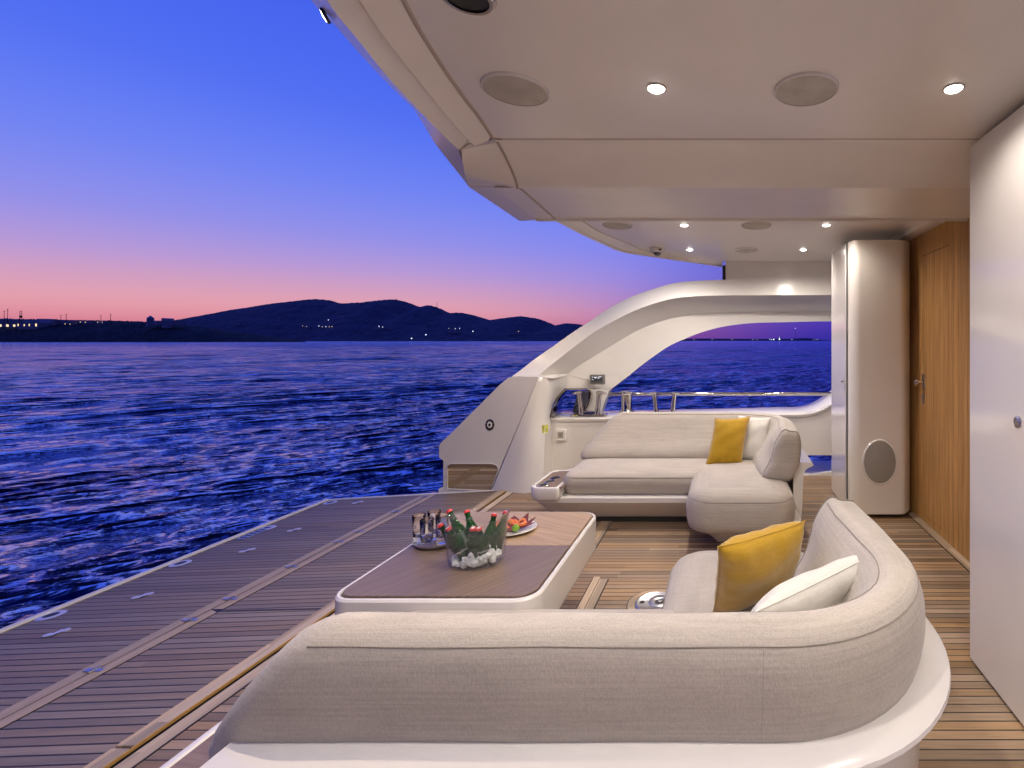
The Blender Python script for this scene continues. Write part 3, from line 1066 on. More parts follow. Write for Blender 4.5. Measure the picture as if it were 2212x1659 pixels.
# far roof edge
FG = zpts([(1180, 460, ZC), (1250, 474, ZC), (1295, 500.6, ZC), (1365, 529, ZC), (1393, 541, ZC)]) + [Vector((-0.45, 4.95, ZC)), Vector((-0.1, 5.15, ZC)), Vector((0.0, 5.27, ZC))]
FI = zpts([(1150, 455, 2.17), (1217, 474, 2.17), (1281, 510, 2.17), (1332, 534, 2.17), (1365, 545, 2.17), (1421, 554, 2.17), (1560, 572.6, 2.17)])
FO = zpts([(1130, 455, 2.15), (1192, 474, 2.15), (1253, 505, 2.15), (1301, 527, 2.15), (1346, 545, 2.15), (1421, 557, 2.15), (1560, 577, 2.15)])
FT = [p + Vector((-0.16, 0.05, 0.15)) for p in FO]
strip(FG, FI)
strip(FI, [p + Vector((-0.003, 0.003, 0.02)) for p in FI])
strip([p + Vector((-0.003, 0.003, 0.02)) for p in FI], FO)
strip(FO, FT)
# flat ceiling, rows in Y
def interp_x(curve, y):
    for a, b_ in zip(curve, curve[1:]):
        if a.y <= y <= b_.y and b_.y > a.y:
            return a.x + (b_.x - a.x) * (y - a.y) / (b_.y - a.y)
    return curve[-1].x if y > curve[-1].y else curve[0].x


for (y0, y1, cv) in ((0.0, 2.066, RS(G1)), (3.04, 5.27, RS(FG))):
    L = []
    for i in range(61):
        y = y0 + (y1 - y0) * i / 60
        L.append([Vector((interp_x(cv, y), y, ZC)), Vector((1.4, y, ZC))])
    mb.loft(L, closed=False)
mb.add([(0.2, -1.4, ZC), (1.4, -1.4, ZC), (1.4, 0, ZC), (0.2, 0, ZC)], [(0, 1, 2, 3)])
mb.add([(1.4, -1.4, 2.155), (2.6, -1.4, 2.155), (2.6, 5.3, 2.155), (1.4, 5.3, 2.155)], [(0, 1, 2, 3)])
mb.add([(1.4, -1.4, 2.155), (1.4, 5.3, 2.155), (1.4, 5.3, ZC), (1.4, -1.4, ZC)], [(0, 1, 2, 3)])
# dropped beam
prof = [(2.066, ZC), (2.078, 2.192), (2.11, 2.187), (2.17, 2.170), (2.24, 2.142), (2.30, 2.112), (2.335, 2.092), (2.36, 2.084), (2.375, 2.088), (2.385, 2.1), (2.40, 2.1)]
rightf = [Vector((1.5, y, z)) for y, z in prof]
n = len(prof)
lf = resample(zpts([(1012, 312, 2.175), (996, 324, 2.15), (998, 340, 2.14), (1003, 372, 2.118), (1012, 402, 2.10)]), n)
G2c = cat_rom(zpts([(1076, 305, 2.198), (1082, 316, 2.185), (1093, 339, 2.168), (1103, 374, 2.125), (1112, 397, 2.106), (1119, 402.5, 2.1)]))
G2 = resample(G2c, n)
midf = [Vector((G2[i].x, prof[i][0], prof[i][1])) for i in range(n)]
mb.loft([lf, midf, rightf], closed=False)
# join G1 end, R2 end to beam start
mb.add([G1[-1], R2[-1], lf[0], midf[0]], [(0, 1, 2, 3)])
mb.add([R2[-1], R3[-1], lf[0]], [(0, 1, 2)])
# beam underside
yb0, yb1 = 2.40, 3.02
a0 = PZ2(1066, 404, 2.1); a1 = PZ2(1160, 475, 2.1)
mb.loft([[Vector((a0.x, 2.40, 2.1)), a1], [Vector((1.5, 2.40, 2.1)), Vector((1.5, 3.03, 2.1))]], closed=False)
b0 = PZ2(1012, 403, 2.11); b1 = PZ2(1123, 477.5, 2.135)
mb.add([Vector((a0.x, 2.40, 2.1)), a1, b1, b0], [(0, 1, 2, 3)])
mb.add([a1, Vector((1.5, 3.03, 2.1)), Vector((1.5, 3.06, ZC)), Vector((-1.14, 3.10, ZC))], [(0, 1, 2, 3)])
mb.add([b0, b1, b1 + Vector((-0.06, 0.03, 0.18)), b0 + Vector((-0.06, -0.02, 0.19))], [(0, 1, 2, 3)])
mb.add([a1, b1, b1 + Vector((-0.06, 0.03, 0.18)), Vector((-1.14, 3.10, ZC))], [(0, 1, 2, 3)])
# outboard fin of the beam
S = resample(zpts([(893, 234, 2.3), (907, 256, 2.27), (939, 309, 2.22), (975, 355, 2.16), (1012, 402, 2.10)]), 14)
I = resample(zpts([(893.5, 235, 2.295), (927, 262, 2.15), (990, 323, 2.15), (1000, 352, 2.13), (1012, 402.2, 2.10)]), 14)
mb.loft([S, I], closed=False)
mb.add([PZ2(955, 285, 2.195), PZ2(1050, 295, 2.199), PZ2(1050, 390, 2.135), PZ2(1010, 385, 2.125), PZ2(985, 335, 2.155)], [(0, 1, 2, 3, 4)])
# roof top
top = [p + Vector((0, 0, 0.03)) for p in RS(R4)] + [p + Vector((0, 0, 0.03)) for p in RS(FT)]
top = [Vector((p.x, p.y, 2.33)) for p in top] + [Vector((2.6, 5.3, 2.33)), Vector((2.6, -1.4, 2.33)), Vector((0.0, -1.4, 2.33))]
mb.add(top, [tuple(range(len(top)))])
o = mb.build('ceiling', M_CEIL, smooth=28, recalc=False)
struct(o)
t = thing('ceiling_groove', 'dark panel joint tracing the curved edge and cross seam of the ceiling', 'panel joint', (-0.9, 2.0, ZC))
g1 = [p + Vector((0.004, 0, 0.0)) for p in RS(G1)][22:]
arc = [Vector((-0.968, 2.048, ZC)), Vector((-0.955, 2.062, ZC)), Vector((-0.93, 2.067, ZC))]
MB().tube(g1 + arc, 0.0065, 8).build('curved_groove', M_SEAM, t)
MB().tube([Vector((-0.93, 2.067, ZC)), Vector((1.5, 2.067, ZC))], 0.0028, 6).build('cross_groove', M_SEAM, t)
g2 = [midf[i] for i in range(n)]
g2 = resample(cat_rom([p for p in g2[1:]] + zpts([(1147, 426, 2.1), (1200, 473, 2.1)])), 40)
MB().tube(g2, 0.0065, 8).build('beam_groove', M_SEAM, t)
MB().tube(RS(FG)[8:48], 0.004, 8).build('far_groove', M_SEAM, t)
MB().tube([Vector((-1.11, 2.385, 2.0975)), Vector((1.5, 2.385, 2.0975))], 0.004, 6).build('beam_edge_shade_line', M_SEAM, t)  # dark bead put in as the shade line of the beam's near edge
MB().loft([[Vector((x, y, z)) for y, z in ((3.005, 2.102), (3.008, 2.090), (3.018, 2.084), (3.03, 2.088), (3.035, 2.102))] for x in (-1.15, 1.5)]).build('beam_lip', M_WHITE, t, smooth=40)

# downlights
DL = [(-0.225, 1.65, 'ceiling downlight between the two near speakers'), (0.775, 1.65, 'ceiling downlight nearest the glossy door panel'),
      (-0.285, 3.60, 'downlight just past the beam above the far sofa, left one'), (0.757, 3.60, 'downlight just past the beam, near the white column'),
      (-0.31, 4.57, 'farthest left downlight beside the dome camera'), (0.746, 4.57, 'farthest right downlight beside the white column'),
      (0.32, -0.75, 'added unseen fill light behind the viewer, left one'), (1.05, -0.75, 'added unseen fill light behind the viewer, right one'),  # added fill pair, out of view, to light the near sofa's back
      (-0.31, 0.75, 'ceiling downlight above the camera, left one'), (0.746, 0.75, 'ceiling downlight above the camera, right one')]
for x, y, lb in DL:
    t = thing('downlight', lb, 'downlight', (x, y, ZC), 'round ceiling downlights')
    MB().lathe([(0.033, 0.001), (0.034, -0.003), (0.029, -0.004)], (x, y, ZC), 24, None, False, False).build('bezel', M_CHROME, t)
    MB().lathe([(0.0295, -0.0035), (0.024, -0.008), (0.014, -0.011), (0.001, -0.012)], (x, y, ZC), 24, None, False, True).build('lens', M_LAMP, t)
    ld = bpy.data.lights.new('downlight_lamp', 'SPOT')
    ld.energy = 85 if y < 0 else (17 if abs(x - 0.775) < 0.01 else 25 if abs(x - 0.775) < 0.01 or (x > 0.7 and 3 < y < 4) else (42 if y < 1 else 62))
    ld.color = (1.0, 0.90, 0.79)
    ld.spot_size = R(164)
    ld.spot_blend = 0.7
    ld.shadow_soft_size = 0.03
    lo = bpy.data.objects.new('downlight_lamp', ld)
    COL.objects.link(lo)
    lo.location = (x, y, ZC - 0.02)
    lo.parent = t
    lo.matrix_parent_inverse = t.matrix_world.inverted()
# fascia lights at the roof's outer edge, shining down on the platform
for p, lb in ((PZ2(703, 34, 2.24), 'small bright light set in the outer edge of the roof, top left'),
              (Vector((-1.29, 3.42, 2.26)), 'small light in the far outer roof edge, shining on the arch foot')):
    t = thing('fascia_light', lb, 'light', p, 'lights in the outer roof edge')
    Mf = Vector((-0.8, -0.35, -0.45)).to_track_quat('Z', 'Y').to_matrix()
    MB().lathe([(0.019, -0.004), (0.019, 0.003), (0.016, 0.005)], p, 20, Mf, True, False).build('bezel', M_DARK, t)
    MB().lathe([(0.016, 0.005), (0.001, 0.007)], p, 20, Mf, False, True).build('lens', M_LAMP, t)
    ld = bpy.data.lights.new('fascia_lamp', 'SPOT')
    ld.energy = 60
    ld.color = (1.0, 0.80, 0.58)
    ld.spot_size = R(140)
    ld.spot_blend = 0.8
    ld.shadow_soft_size = 0.02
    lo = bpy.data.objects.new('fascia_lamp', ld)
    COL.objects.link(lo)
    d_ = Vector((-0.55, 0.15 if p.y > 3 else -0.1, -1.0)).normalized()
    lo.matrix_world = Matrix.Translation(p + Vector((-0.03, 0, -0.03))) @ (-d_).to_track_quat('Z', 'Y').to_matrix().to_4x4()
    lo.parent = t
    lo.matrix_parent_inverse = t.matrix_world.inverted()
# speakers
for x, y, lb in [(-0.70, 1.655, 'round ceiling speaker at the outer edge, largest on the left'), (0.28, 1.655, 'round ceiling speaker between the two near downlights'),
                 (-0.775, 3.60, 'round ceiling speaker behind the beam at its left end'), (0.243, 3.60, 'round ceiling speaker behind the beam, between two downlights'),
                 (0.216, 4.57, 'farthest round ceiling speaker, by the upper wall')]:
    t = thing('ceiling_speaker', lb, 'speaker', (x, y, ZC), 'round speakers in the ceiling')
    MB().lathe([(0.1075, 0.002), (0.1075, -0.008), (0.104, -0.0115), (0.101, -0.0105)], (x, y, ZC), 48, None, False, False).build('rim', M_WHITE, t)
    MB().lathe([(0.102, -0.008), (0.1005, -0.0095), (0.06, -0.012), (0.001, -0.013)], (x, y, ZC), 48, None, False, True).build('grille', M_GRILLE, t)
    MB().lathe([(0.103, -0.0105), (0.1005, -0.0085)], (x, y, ZC), 48, None, False, False).build('gap', M_DARK, t)
# ceiling spot dome cut by the frame
c = PZ2(1008, -22, ZC)
t = thing('ceiling_lamp_dome', 'chrome rimmed dome fitting cut off by the top of the photo', 'dome', c)
MB().lathe([(0.066, 0.001), (0.068, -0.012), (0.058, -0.024), (0.05, -0.024)], c, 40, None, False, False).build('rim', M_CHROME, t)
MB().lathe([(0.052, -0.018), (0.03, -0.014), (0.001, -0.012)], c, 40, None, False, True).build('glass', M_DARK, t)
# security camera
c = PZ2(1420, 535.5, ZC)
c = Vector((c.x, c.y, ZC))
t = thing('dome_camera', 'small white dome security camera under the far ceiling edge', 'security camera', c)
MB().lathe([(0.066, 0.0), (0.068, -0.012), (0.062, -0.03), (0.05, -0.040), (0.034, -0.046)], c, 32, None, True, False).build('housing', M_WHITE, t)
MB().lathe([(0.036, -0.044), (0.032, -0.058), (0.018, -0.070), (0.001, -0.074)], c, 24, None, False, True).build('dome', mat('smoked_dome', (0.05, 0.045, 0.05), 0.05), t)
MB().box(c.x + 0.02, c.x + 0.045, c.y - 0.064, c.y - 0.052, c.z - 0.033, c.z - 0.02).build('vent', M_DARK, t, smooth=0)

# ================================================================== ARCH + BULWARK (port side)
outer = [(1960, 590, 5.25), (1801, 592, 5.25), (1680, 598, 5.25), (1600, 602.5, 5.25), (1560, 604.5, 5.25), (1502, 606.7, 5.24), (1454, 612, 5.2), (1406, 626, 5.15), (1358, 643.5, 5.08), (1310, 669, 4.98), (1278, 691.5, 4.9),
         (1246, 712, 4.82), (1182, 757, 4.66), (1150, 779.5, 4.58), (1128, 797, 4.52), (1106, 813, 4.46)]
cr1 = [(1960, 637, 5.22), (1801, 637, 5.22), (1680, 637.4, 5.22), (1620, 637.7, 5.22), (1566, 638, 5.21), (1502, 640, 5.18), (1454, 645, 5.14), (1406, 658, 5.08), (1358, 677, 5.0), (1294, 711, 4.88), (1255, 738, 4.8), (1214, 770, 4.7), (1190, 789, 4.62), (1163, 811, 4.52)]
cr2 = [(1960, 671, 5.6), (1801, 672, 5.6), (1720, 672.6, 5.6), (1630, 674, 5.58), (1534, 676.5, 5.53), (1470, 683, 5.47), (1422, 696, 5.42), (1374, 715.5, 5.34), (1310, 754, 5.2), (1278, 773, 5.12), (1250, 790, 5.06), (1225, 808, 5.0)]
win = [(1960, 694, 5.62), (1801, 694, 5.62), (1694, 696, 5.62), (1624, 698, 5.60), (1566, 705, 5.56), (1518, 717, 5.5), (1470, 736, 5.45), (1438, 752, 5.42), (1390, 786, 5.34), (1358, 811.5, 5.28), (1325, 836.5, 5.2)]


def S3(l, n=60):
    return resample(cat_rom([PY(*q) for q in l], 6), n)


arch = thing('yacht_arch', 'white sculpted arch sweeping down from the roof to the side deck', 'arch', (-1.2, 4.9, 0))
A0, A1, A2, A3 = S3(outer), S3(cr1), S3(cr2), S3(win)
mb = MB()
B3 = [p + Vector((0.0, 0.14, 0.02)) for p in A3]
B0 = [p + Vector((0, 0.55, 0.0)) for p in A0]
mb.loft([A0, A1], closed=False)
mb.loft([A1, A2], closed=False)
mb.loft([A2, A3], closed=False)
mb.loft([A3, B3], closed=False)
mb.loft([B3, B0], closed=False)
mb.loft([B0, A0], closed=False)
# upper wall between ceiling and arch (far right)
uw = [PY(1567, 560, 5.25), PY(1960, 560, 5.25), PY(1960, 590, 5.25), PY(1801, 592, 5.25), PY(1680, 598, 5.25), PY(1600, 602.5, 5.25), PY(1567, 604.2, 5.25)]
plate(mb, [uw], 0.3)
# leg between fairlead and window
leg = [PY(1225, 808, 5.0), PY(1278, 773, 5.12), PY(1310, 754, 5.2), PY(1358, 760, 5.28), PY(1358, 811.5, 5.28), PY(1325, 836.5, 5.2), PY(1316, 843, 5.19), PY(1307, 866, 5.18), PY(1296, 897, 5.17),
       PY(1258, 898, 5.1), PY(1270, 872, 5.1), PY(1276, 856, 5.1), PY(1276, 846, 5.1), PY(1270, 839, 5.1), PY(1219.5, 839, 5.0)]
leg[3] = PY(1340, 795, 5.24)
plate(mb, [leg], 0.14)
mb.build('arch_shell', M_WHITE, arch, smooth=30)
# collar + sail panel
sail = [(1164.7, 813.5), (1107.6, 813.5), (1097.6, 816), (1077.7, 832.6), (1037.8, 872.5), (983.4, 926.8), (950.8, 957.7), (948, 965), (948, 988.5), (957, 994.8), (957, 1052), (947, 1056.5), (947, 1069), (1059.5, 1066), (1061, 1056)]
SY = 4.43
nich = [(1077.5, 1014), (1073, 1005), (1063, 1001.5), (975, 1001.5), (968, 1005), (966, 1013), (966, 1056), (1058, 1060.5)]
mb = MB()
plate(mb, [[PY(u, v, SY) for u, v in sail], [PY(u, v, SY) for u, v in nich]], 0.12)
mb.build('side_panel', M_WHITE, arch, smooth=0, bevel=0.004)
MB().tube([PY(u, v, SY - 0.002) for u, v in nich], 0.006, 8, True).build('niche_rim', M_WHITE, arch)
mb = MB()
plate(mb, [[PY(u, v, SY + 0.014) for u, v in nich]], 0.02)
ni = mb.build('teak_step_panel', M_SWIRL, arch, smooth=0)
# pale swirl inlay on the step panel
sw = [(967, 1048), (975, 1051), (990, 1046), (1016, 1030), (1032, 1020), (1040, 1008), (1037, 1003), (1018, 1003), (1018, 1012), (1010, 1016), (1000, 1024), (985, 1034), (968, 1040)]
mb = MB()
plate(mb, [[PY(u, v, SY + 0.010) for u, v in sw]], 0.004)
mb.build('pale_grain_board', teak('teak_pale', False, 'Y', tone=(0.46, 0.34, 0.20)), arch, smooth=0)
# facets between the side panel and the bulwark
cA = [PY(1164.7, 813.5, SY), PY(1059.5, 1066, SY)]
e1 = [PY(1198, 817, 4.60), PY(1184.6, 876, 4.56), PY(1179, 905, 4.54), PY(1172, 1063, 4.40)]
CL = resample(cA, 24)
E1 = resample(e1, 24)
MD = []
for i in range(24):
    m_ = CL[i].lerp(E1[i], 0.72)
    MD.append(m_ + Vector((0, -0.035 - 0.04 * (i / 23), 0)))
Q1 = [CL[i].lerp(MD[i], 0.5) + Vector((0, -0.008, 0)) for i in range(24)]
e2 = resample([PY(1219.5, 839.5, 4.98), PY(1204, 856, 4.95), PY(1193, 876, 4.92), PY(1187, 904, 4.90), PY(1190, 912, 4.90), PY(1194, 1028, 4.90)], 24)
mb = MB()
mb.loft([CL, Q1, MD, E1, e2], closed=False)
mb.add([PY(1164.7, 813.5, SY), PY(1198, 817, 4.6), PY(1226, 809, 5.0), PY(1163, 811, 4.52)], [(0, 1, 2, 3)])
mb.add([PY(1198, 817, 4.6), PY(1226, 809, 5.0), PY(1219.5, 839.5, 4.98)], [(0, 1, 2)])
mb.add([PY(1163, 811, 4.52), PY(1106, 813, 4.46), PY(1107.6, 813.5, SY), PY(1164.7, 813.5, SY)], [(0, 1, 2, 3)])
mb.add([PY(1163, 811, 4.52), PY(1226, 809, 5.0), PY(1225, 807, 5.0)], [(0, 1, 2)])
mb.build('corner_fairing', M_WHITE, arch, smooth=50)
col_ = [PY(1163, 812, 4.50), PY(1190, 816, 4.52), PY(1210, 813, 4.75), PY(1226, 809, 4.98)]
MB().tube(resample(cat_rom(col_), 20), [0.004 + 0.014 * math.sin(i / 19 * math.pi) for i in range(20)], 8).build('collar', M_WHITE, arch)
# bulwark wall
bw = thing('bulwark', 'low white bulwark with flat capping behind the far sofa', 'bulwark', (0, 4.95, 0))
def W3(x, z, y=4.9):
    return Vector((x, y, z))
wall = [W3(-1.79, 0.0), W3(-1.79, 0.575)]
wall += [W3(-1.2, 0.575), W3(0.0, 0.60), W3(0.55, 0.615), W3(0.80, 0.62), W3(0.95, 0.65), W3(1.08, 0.72), W3(1.25, 0.86), W3(1.45, 1.1), W3(1.6, 1.4), W3(2.0, 1.5), W3(2.0, 0.0)]
pt = [W3(1.5, 0.08), W3(1.1, 0.05), W3(0.9, 0.012), W3(0.62, 0.012), W3(0.60, 0.205), W3(1.5, 0.205)]
mb = MB()
plate(mb, [wall, pt], 0.04)
mb.build('inner_wall', M_WHITE, bw, smooth=0, bevel=0.003)
capc = [W3(-1.75, 0.577), W3(-1.2, 0.577), W3(0.0, 0.602), W3(0.55, 0.617), W3(0.80, 0.622), W3(0.95, 0.652), W3(1.08, 0.722), W3(1.25, 0.862), W3(1.45, 1.102)]
cc = resample(cat_rom(capc), 60)
secs = [[p + Vector((0, dy, dz)) for p in cc] for dy, dz in ((-0.012, -0.03), (-0.016, -0.006), (-0.008, 0.0), (0.50, 0.004), (0.56, -0.02), (0.56, -0.5))]
MB().loft(secs, closed=False).build('capping', M_WHITE, bw, smooth=40)
mb = MB().box(0.2, 2.2, 4.90, 5.5, -0.05, 0.006)
mb.build('side_deck_sill', M_WHITE, bw, smooth=0, bevel=0.004)

# fairlead opening trim
fl = [(1188, 905), (1193, 877), (1204, 857), (1220, 840.5), (1268, 839.5), (1276, 846), (1275, 858), (1269, 874), (1259, 896)]
fY = [4.89, 4.93, 4.95, 4.98, 5.06, 5.08, 5.08, 5.07, 5.05]
t = thing('fairlead', 'polished steel lined mooring opening under the foot of the arch', 'fairlead', (-1.6, 5, 0.6))
pts = [PY(u, v, y) for (u, v), y in zip(fl, fY)]
pr = resample(pts, 40)
mb = MB()
mb.loft([[p for p in pr], [p + Vector((0.012, -0.012, -0.008)) for p in pr], [p + Vector((0.02, 0.02, -0.012)) for p in pr], [p + Vector((0.0, 0.30, 0.0)) for p in pr]], closed=False)
mb.build('lining', M_CHROME, t, smooth=60)
MB().tube(pr + [PY(1210, 893, 4.95), PY(1190, 905, 4.9)], 0.006, 6).build('rim', mat('dark_bronze', (0.16, 0.14, 0.12), 0.3, 0.8), t)
ml = [PY(1236, 893, 5.26), PY(1248, 845, 5.26), PY(1282, 845, 5.26), PY(1272, 893, 5.26)]
mb = MB()
plate(mb, [ml], 0.03)
mb.build('mirror_plate', mat('dark_mirror', (0.10, 0.10, 0.14), 0.05, 1.0), t, smooth=0)

sb = thing('starboard_bulwark', 'low white bulwark on the near side, behind the viewer', 'bulwark', (0, -0.4, 0))
MB().box(-1.9, 2.6, -0.42, -0.36, 0.0, 0.60).build('inner_wall', M_WHITE, sb, smooth=0, bevel=0.01)
MB().box(-1.9, 2.6, -0.95, -0.34, 0.60, 0.63).build('capping', M_WHITE, sb, smooth=0, bevel=0.01)
# bollards
def bollard_v(cu, du, vb, vt, Y, label, plate_on=True):
    b0 = PY(cu, vb, Y)
    k = Y / F
    t = thing('mooring_bollard', label, 'bollard', b0, 'polished steel bollards on the capping')
    if plate_on:
        mb = MB()
        rr_loft(mb, b0.x - 38 * k, b0.x + 40 * k, b0.y - 0.06, b0.y + 0.06, 0.03, [(b0.z - 0.03, 0), (b0.z - 0.012, 0.0), (b0.z - 0.006, 0.01)])
        mb.build('base_plate', M_CHROME, t, smooth=30)
    MB().tube([b0 + Vector((-du * 1.0 * k, 0, 0.0)), b0 + Vector((du * 1.0 * k, 0, 0.0))], 0.022, 14).build('crossbar', M_CHROME, t)
    H = (vb - vt) * k
    for s_ in (-1, 1):
        f = b0 + Vector((s_ * du * 1.0 * k, 0, -0.01))
        h = b0 + Vector((s_ * du * 1.3 * k, 0, H))
        d = (h - f).normalized()
        mb = MB()
        mb.tube([f - d * 0.005, f + d * 0.02, f.lerp(h, 0.35), f.lerp(h, 0.75), h - d * 0.02, h], [0.036, 0.028, 0.025, 0.025, 0.027, 0.032], 20)
        mb.build('horn', M_CHROME, t, smooth=50)
        mb = MB()
        cap = h + Vector((s_ * 0.018, 0, 0.0))
        mb.lathe([(0.024, -0.012), (0.040, -0.002), (0.042, 0.004), (0.034, 0.013), (0.016, 0.019), (0.001, 0.020)], cap, 24, Matrix.Rotation(s_ * 0.12, 3, 'Y'), ex=1.35, ey=0.9)
        mb.build('cap', M_CHROME, t, smooth=50)
    return t


bollard_v(1273, 17, 892, 849, 5.02, 'twin-horned mooring bollard on its base plate, left one')
bollard_v(1435, 17, 892, 850, 5.15, 'twin-horned mooring bollard, right one, behind the far sofa back')
b0 = PY(1354, 892, 5.12)
t = thing('warping_roller', 'upright polished steel roller with flared foot between the two bollards', 'roller', b0)
MB().lathe([(0.085, -0.02), (0.085, 0.01), (0.062, 0.035), (0.056, 0.05), (0.056, 0.19), (0.062, 0.205), (0.075, 0.212), (0.075, 0.224), (0.05, 0.232), (0.001, 0.232)], b0, 32).build('drum', M_CHROME, t, smooth=40)
# rail
ra = PY(1318, 851, 5.3)
t = thing('handrail', 'long polished steel rail crossing the window above the bulwark', 'rail', ra)
MB().tube([ra, ra + Vector((3.6, 0, 0))], 0.021, 16).build('tube', M_CHROME, t)
MB().lathe([(0.034, 0), (0.034, 0.01), (0.021, 0.014)], ra, 20, Matrix.Rotation(R(90), 3, 'Y')).build('flange', M_CHROME, t)
# bracket
mb = MB()
bq = [PY(1560.5, 573, 5.24), PY(1567.5, 573, 5.24), PY(1567.5, 604, 5.24), PY(1560.5, 604, 5.24)]
plate(mb, [bq], 0.12)
tag(mb.build('support_bracket', M_BLACK, smooth=0), 'short black upright bracket between roof edge and arch top', 'bracket')

# control panel, socket, sticker, round light
def wallbox(name, label, cat, u0, u1, v0, v1, Y, m, r=0.01, d=0.02, inset=0.004):
    a = PY(u0, v1, Y); b_ = PY(u1, v0, Y)
    t = thing(name, label, cat, (a + b_) / 2)
    L = []
    for y, q in ((Y + 0.01, 0), (Y - d * 0.6, 0), (Y - d, inset)):
        pts = rrect(a.x + q, b_.x - q, a.z + q, b_.z - q, max(r - q, 0.003), 0, 5)
        L.append([Vector((p.x, y, p.y)) for p in pts])
    MB().loft(L).build('frame', m, t, smooth=30)
    return t, a, b_


YL = 5.06
t, a, b_ = wallbox('control_panel', 'grey control panel with glowing display on the arch foot', 'control panel', 1274.5, 1307, 809, 830, YL, M_GREY)
sx = lambda f: a.x + (b_.x - a.x) * f
sz = lambda f: a.z + (b_.z - a.z) * f
MB().box(sx(0.12), sx(0.86), YL - 0.022, YL - 0.019, sz(0.2), sz(0.84)).build('screen', mat('dark_screen', (0.06, 0.065, 0.08), 0.2), t, smooth=0)
mb = MB()
for f0, f1, z0 in ((0.16, 0.24, 0.72), (0.3, 0.52, 0.70), (0.58, 0.8, 0.74), (0.36, 0.44, 0.62), (0.55, 0.66, 0.60), (0.17, 0.26, 0.46)):
    mb.box(sx(f0), sx(f1), YL - 0.0235, YL - 0.022, sz(z0), sz(z0 + 0.07))
mb.build('display_icons', M_LCD, t, smooth=0)
for q in range(6):
    f0 = 0.18 + q * 0.108
    MB().box(sx(f0), sx(f0 + 0.06), YL - 0.025, YL - 0.022, sz(0.30), sz(0.37)).build('button', M_GREY, t, smooth=0)
YW = 4.9
t, a, b_ = wallbox('power_socket', 'white weatherproof power socket on the bulwark beside the far sofa', 'socket', 1202, 1224, 927, 951, YW, M_WHITE, 0.012, 0.028)
MB().box(sx(0.22), sx(0.76), YW - 0.031, YW - 0.027, sz(0.26), sz(0.78)).build('cover', mat('socket_cover', (0.33, 0.31, 0.28), 0.3), t, smooth=0)
mb = MB()
for fx, fz in ((0.42, 0.52), (0.54, 0.6), (0.54, 0.44)):
    mb.lathe([(0.004, 0), (0.004, 0.002)], (sx(fx), YW - 0.031, sz(fz)), 8, Matrix.Rotation(R(90), 3, 'X'))
mb.build('pin_holes', M_BLACK, t)
MB().box(sx(0.28), sx(0.72), YW - 0.034, YW - 0.026, sz(0.05), sz(0.11)).build('latch', M_CHINA, t, smooth=0)
# sticker follows the fairing face
s0 = PY(1171.6, 918, 4.50); s1 = PY(1181, 916.5, 4.60); s2 = PY(1181, 933, 4.60); s3 = PY(1171.6, 935, 4.50)
t = thing('warning_sticker', 'small yellow notice on the white fairing left of the power socket', 'sticker', s0)
off = Vector((0.016, -0.012, 0))
q = [s0 + off, s1 + off, s2 + off, s3 + off]
MB().loft([q, [p - off for p in q]]).build('sheet', M_YST, t, smooth=0)
mb = MB()
for f in (0.25, 0.5, 0.62, 0.74, 0.86):
    a = q[0].lerp(q[3], f); b_ = q[1].lerp(q[2], f)
    w0, w1 = (0.35, 0.6) if f < 0.4 else (0.15, 0.85)
    if f == 0.25:
        w0, w1 = 0.4, 0.62
    p0, p1 = a.lerp(b_, w0), a.lerp(b_, w1)
    o2 = off * 0.06
    mb.add([p0 + o2, p1 + o2, p1 + o2 + Vector((0, 0, 0.004)), p0 + o2 + Vector((0, 0, 0.004))], [(0, 1, 2, 3)])
mb.build('print', mat('olive_print', (0.30, 0.33, 0.03), 0.6), t, smooth=0)
c = PY(1058.5, 917.5, SY)
t = thing('round_port', 'round black and white socket fitting on the sloping side panel', 'fitting', c)
My = Matrix.Rotation(R(90), 3, 'X')
MB().lathe([(0.041, -0.002), (0.041, 0.006), (0.024, 0.008)], c, 32, My, True, False, ex=0.95, ey=1.22).build('outer_ring', M_BLACK, t)
MB().lathe([(0.025, 0.0075), (0.020, 0.012), (0.012, 0.010)], c, 32, My, True, False, ex=0.95, ey=1.22).build('inner_ring', M_CHINA, t)
MB().lathe([(0.0125, 0.009), (0.008, 0.014), (0.001, 0.015)], c, 24, My, ex=0.95, ey=1.2).build('cap', M_BLACK, t)
mb = MB()
for a_ in range(8):
    an = R(22 + a_ * 45)
    mb.lathe([(0.0035, 0.0065), (0.0035, 0.009)], c + Vector((0.031 * math.cos(an), 0, 0.040 * math.sin(an))), 8, My)
mb.build('screws', M_STEEL, t)

# ================================================================== COLUMN, SLAT WALL, GLOSSY DOOR
def vprism(name, plan, z0, z1, m, parent, bevel=0.004, **kw):
    return MB().loft([[Vector((x, y, z0)) for x, y in plan], [Vector((x, y, z1)) for x, y in plan]]).build(name, m, parent, bevel=bevel, **kw)


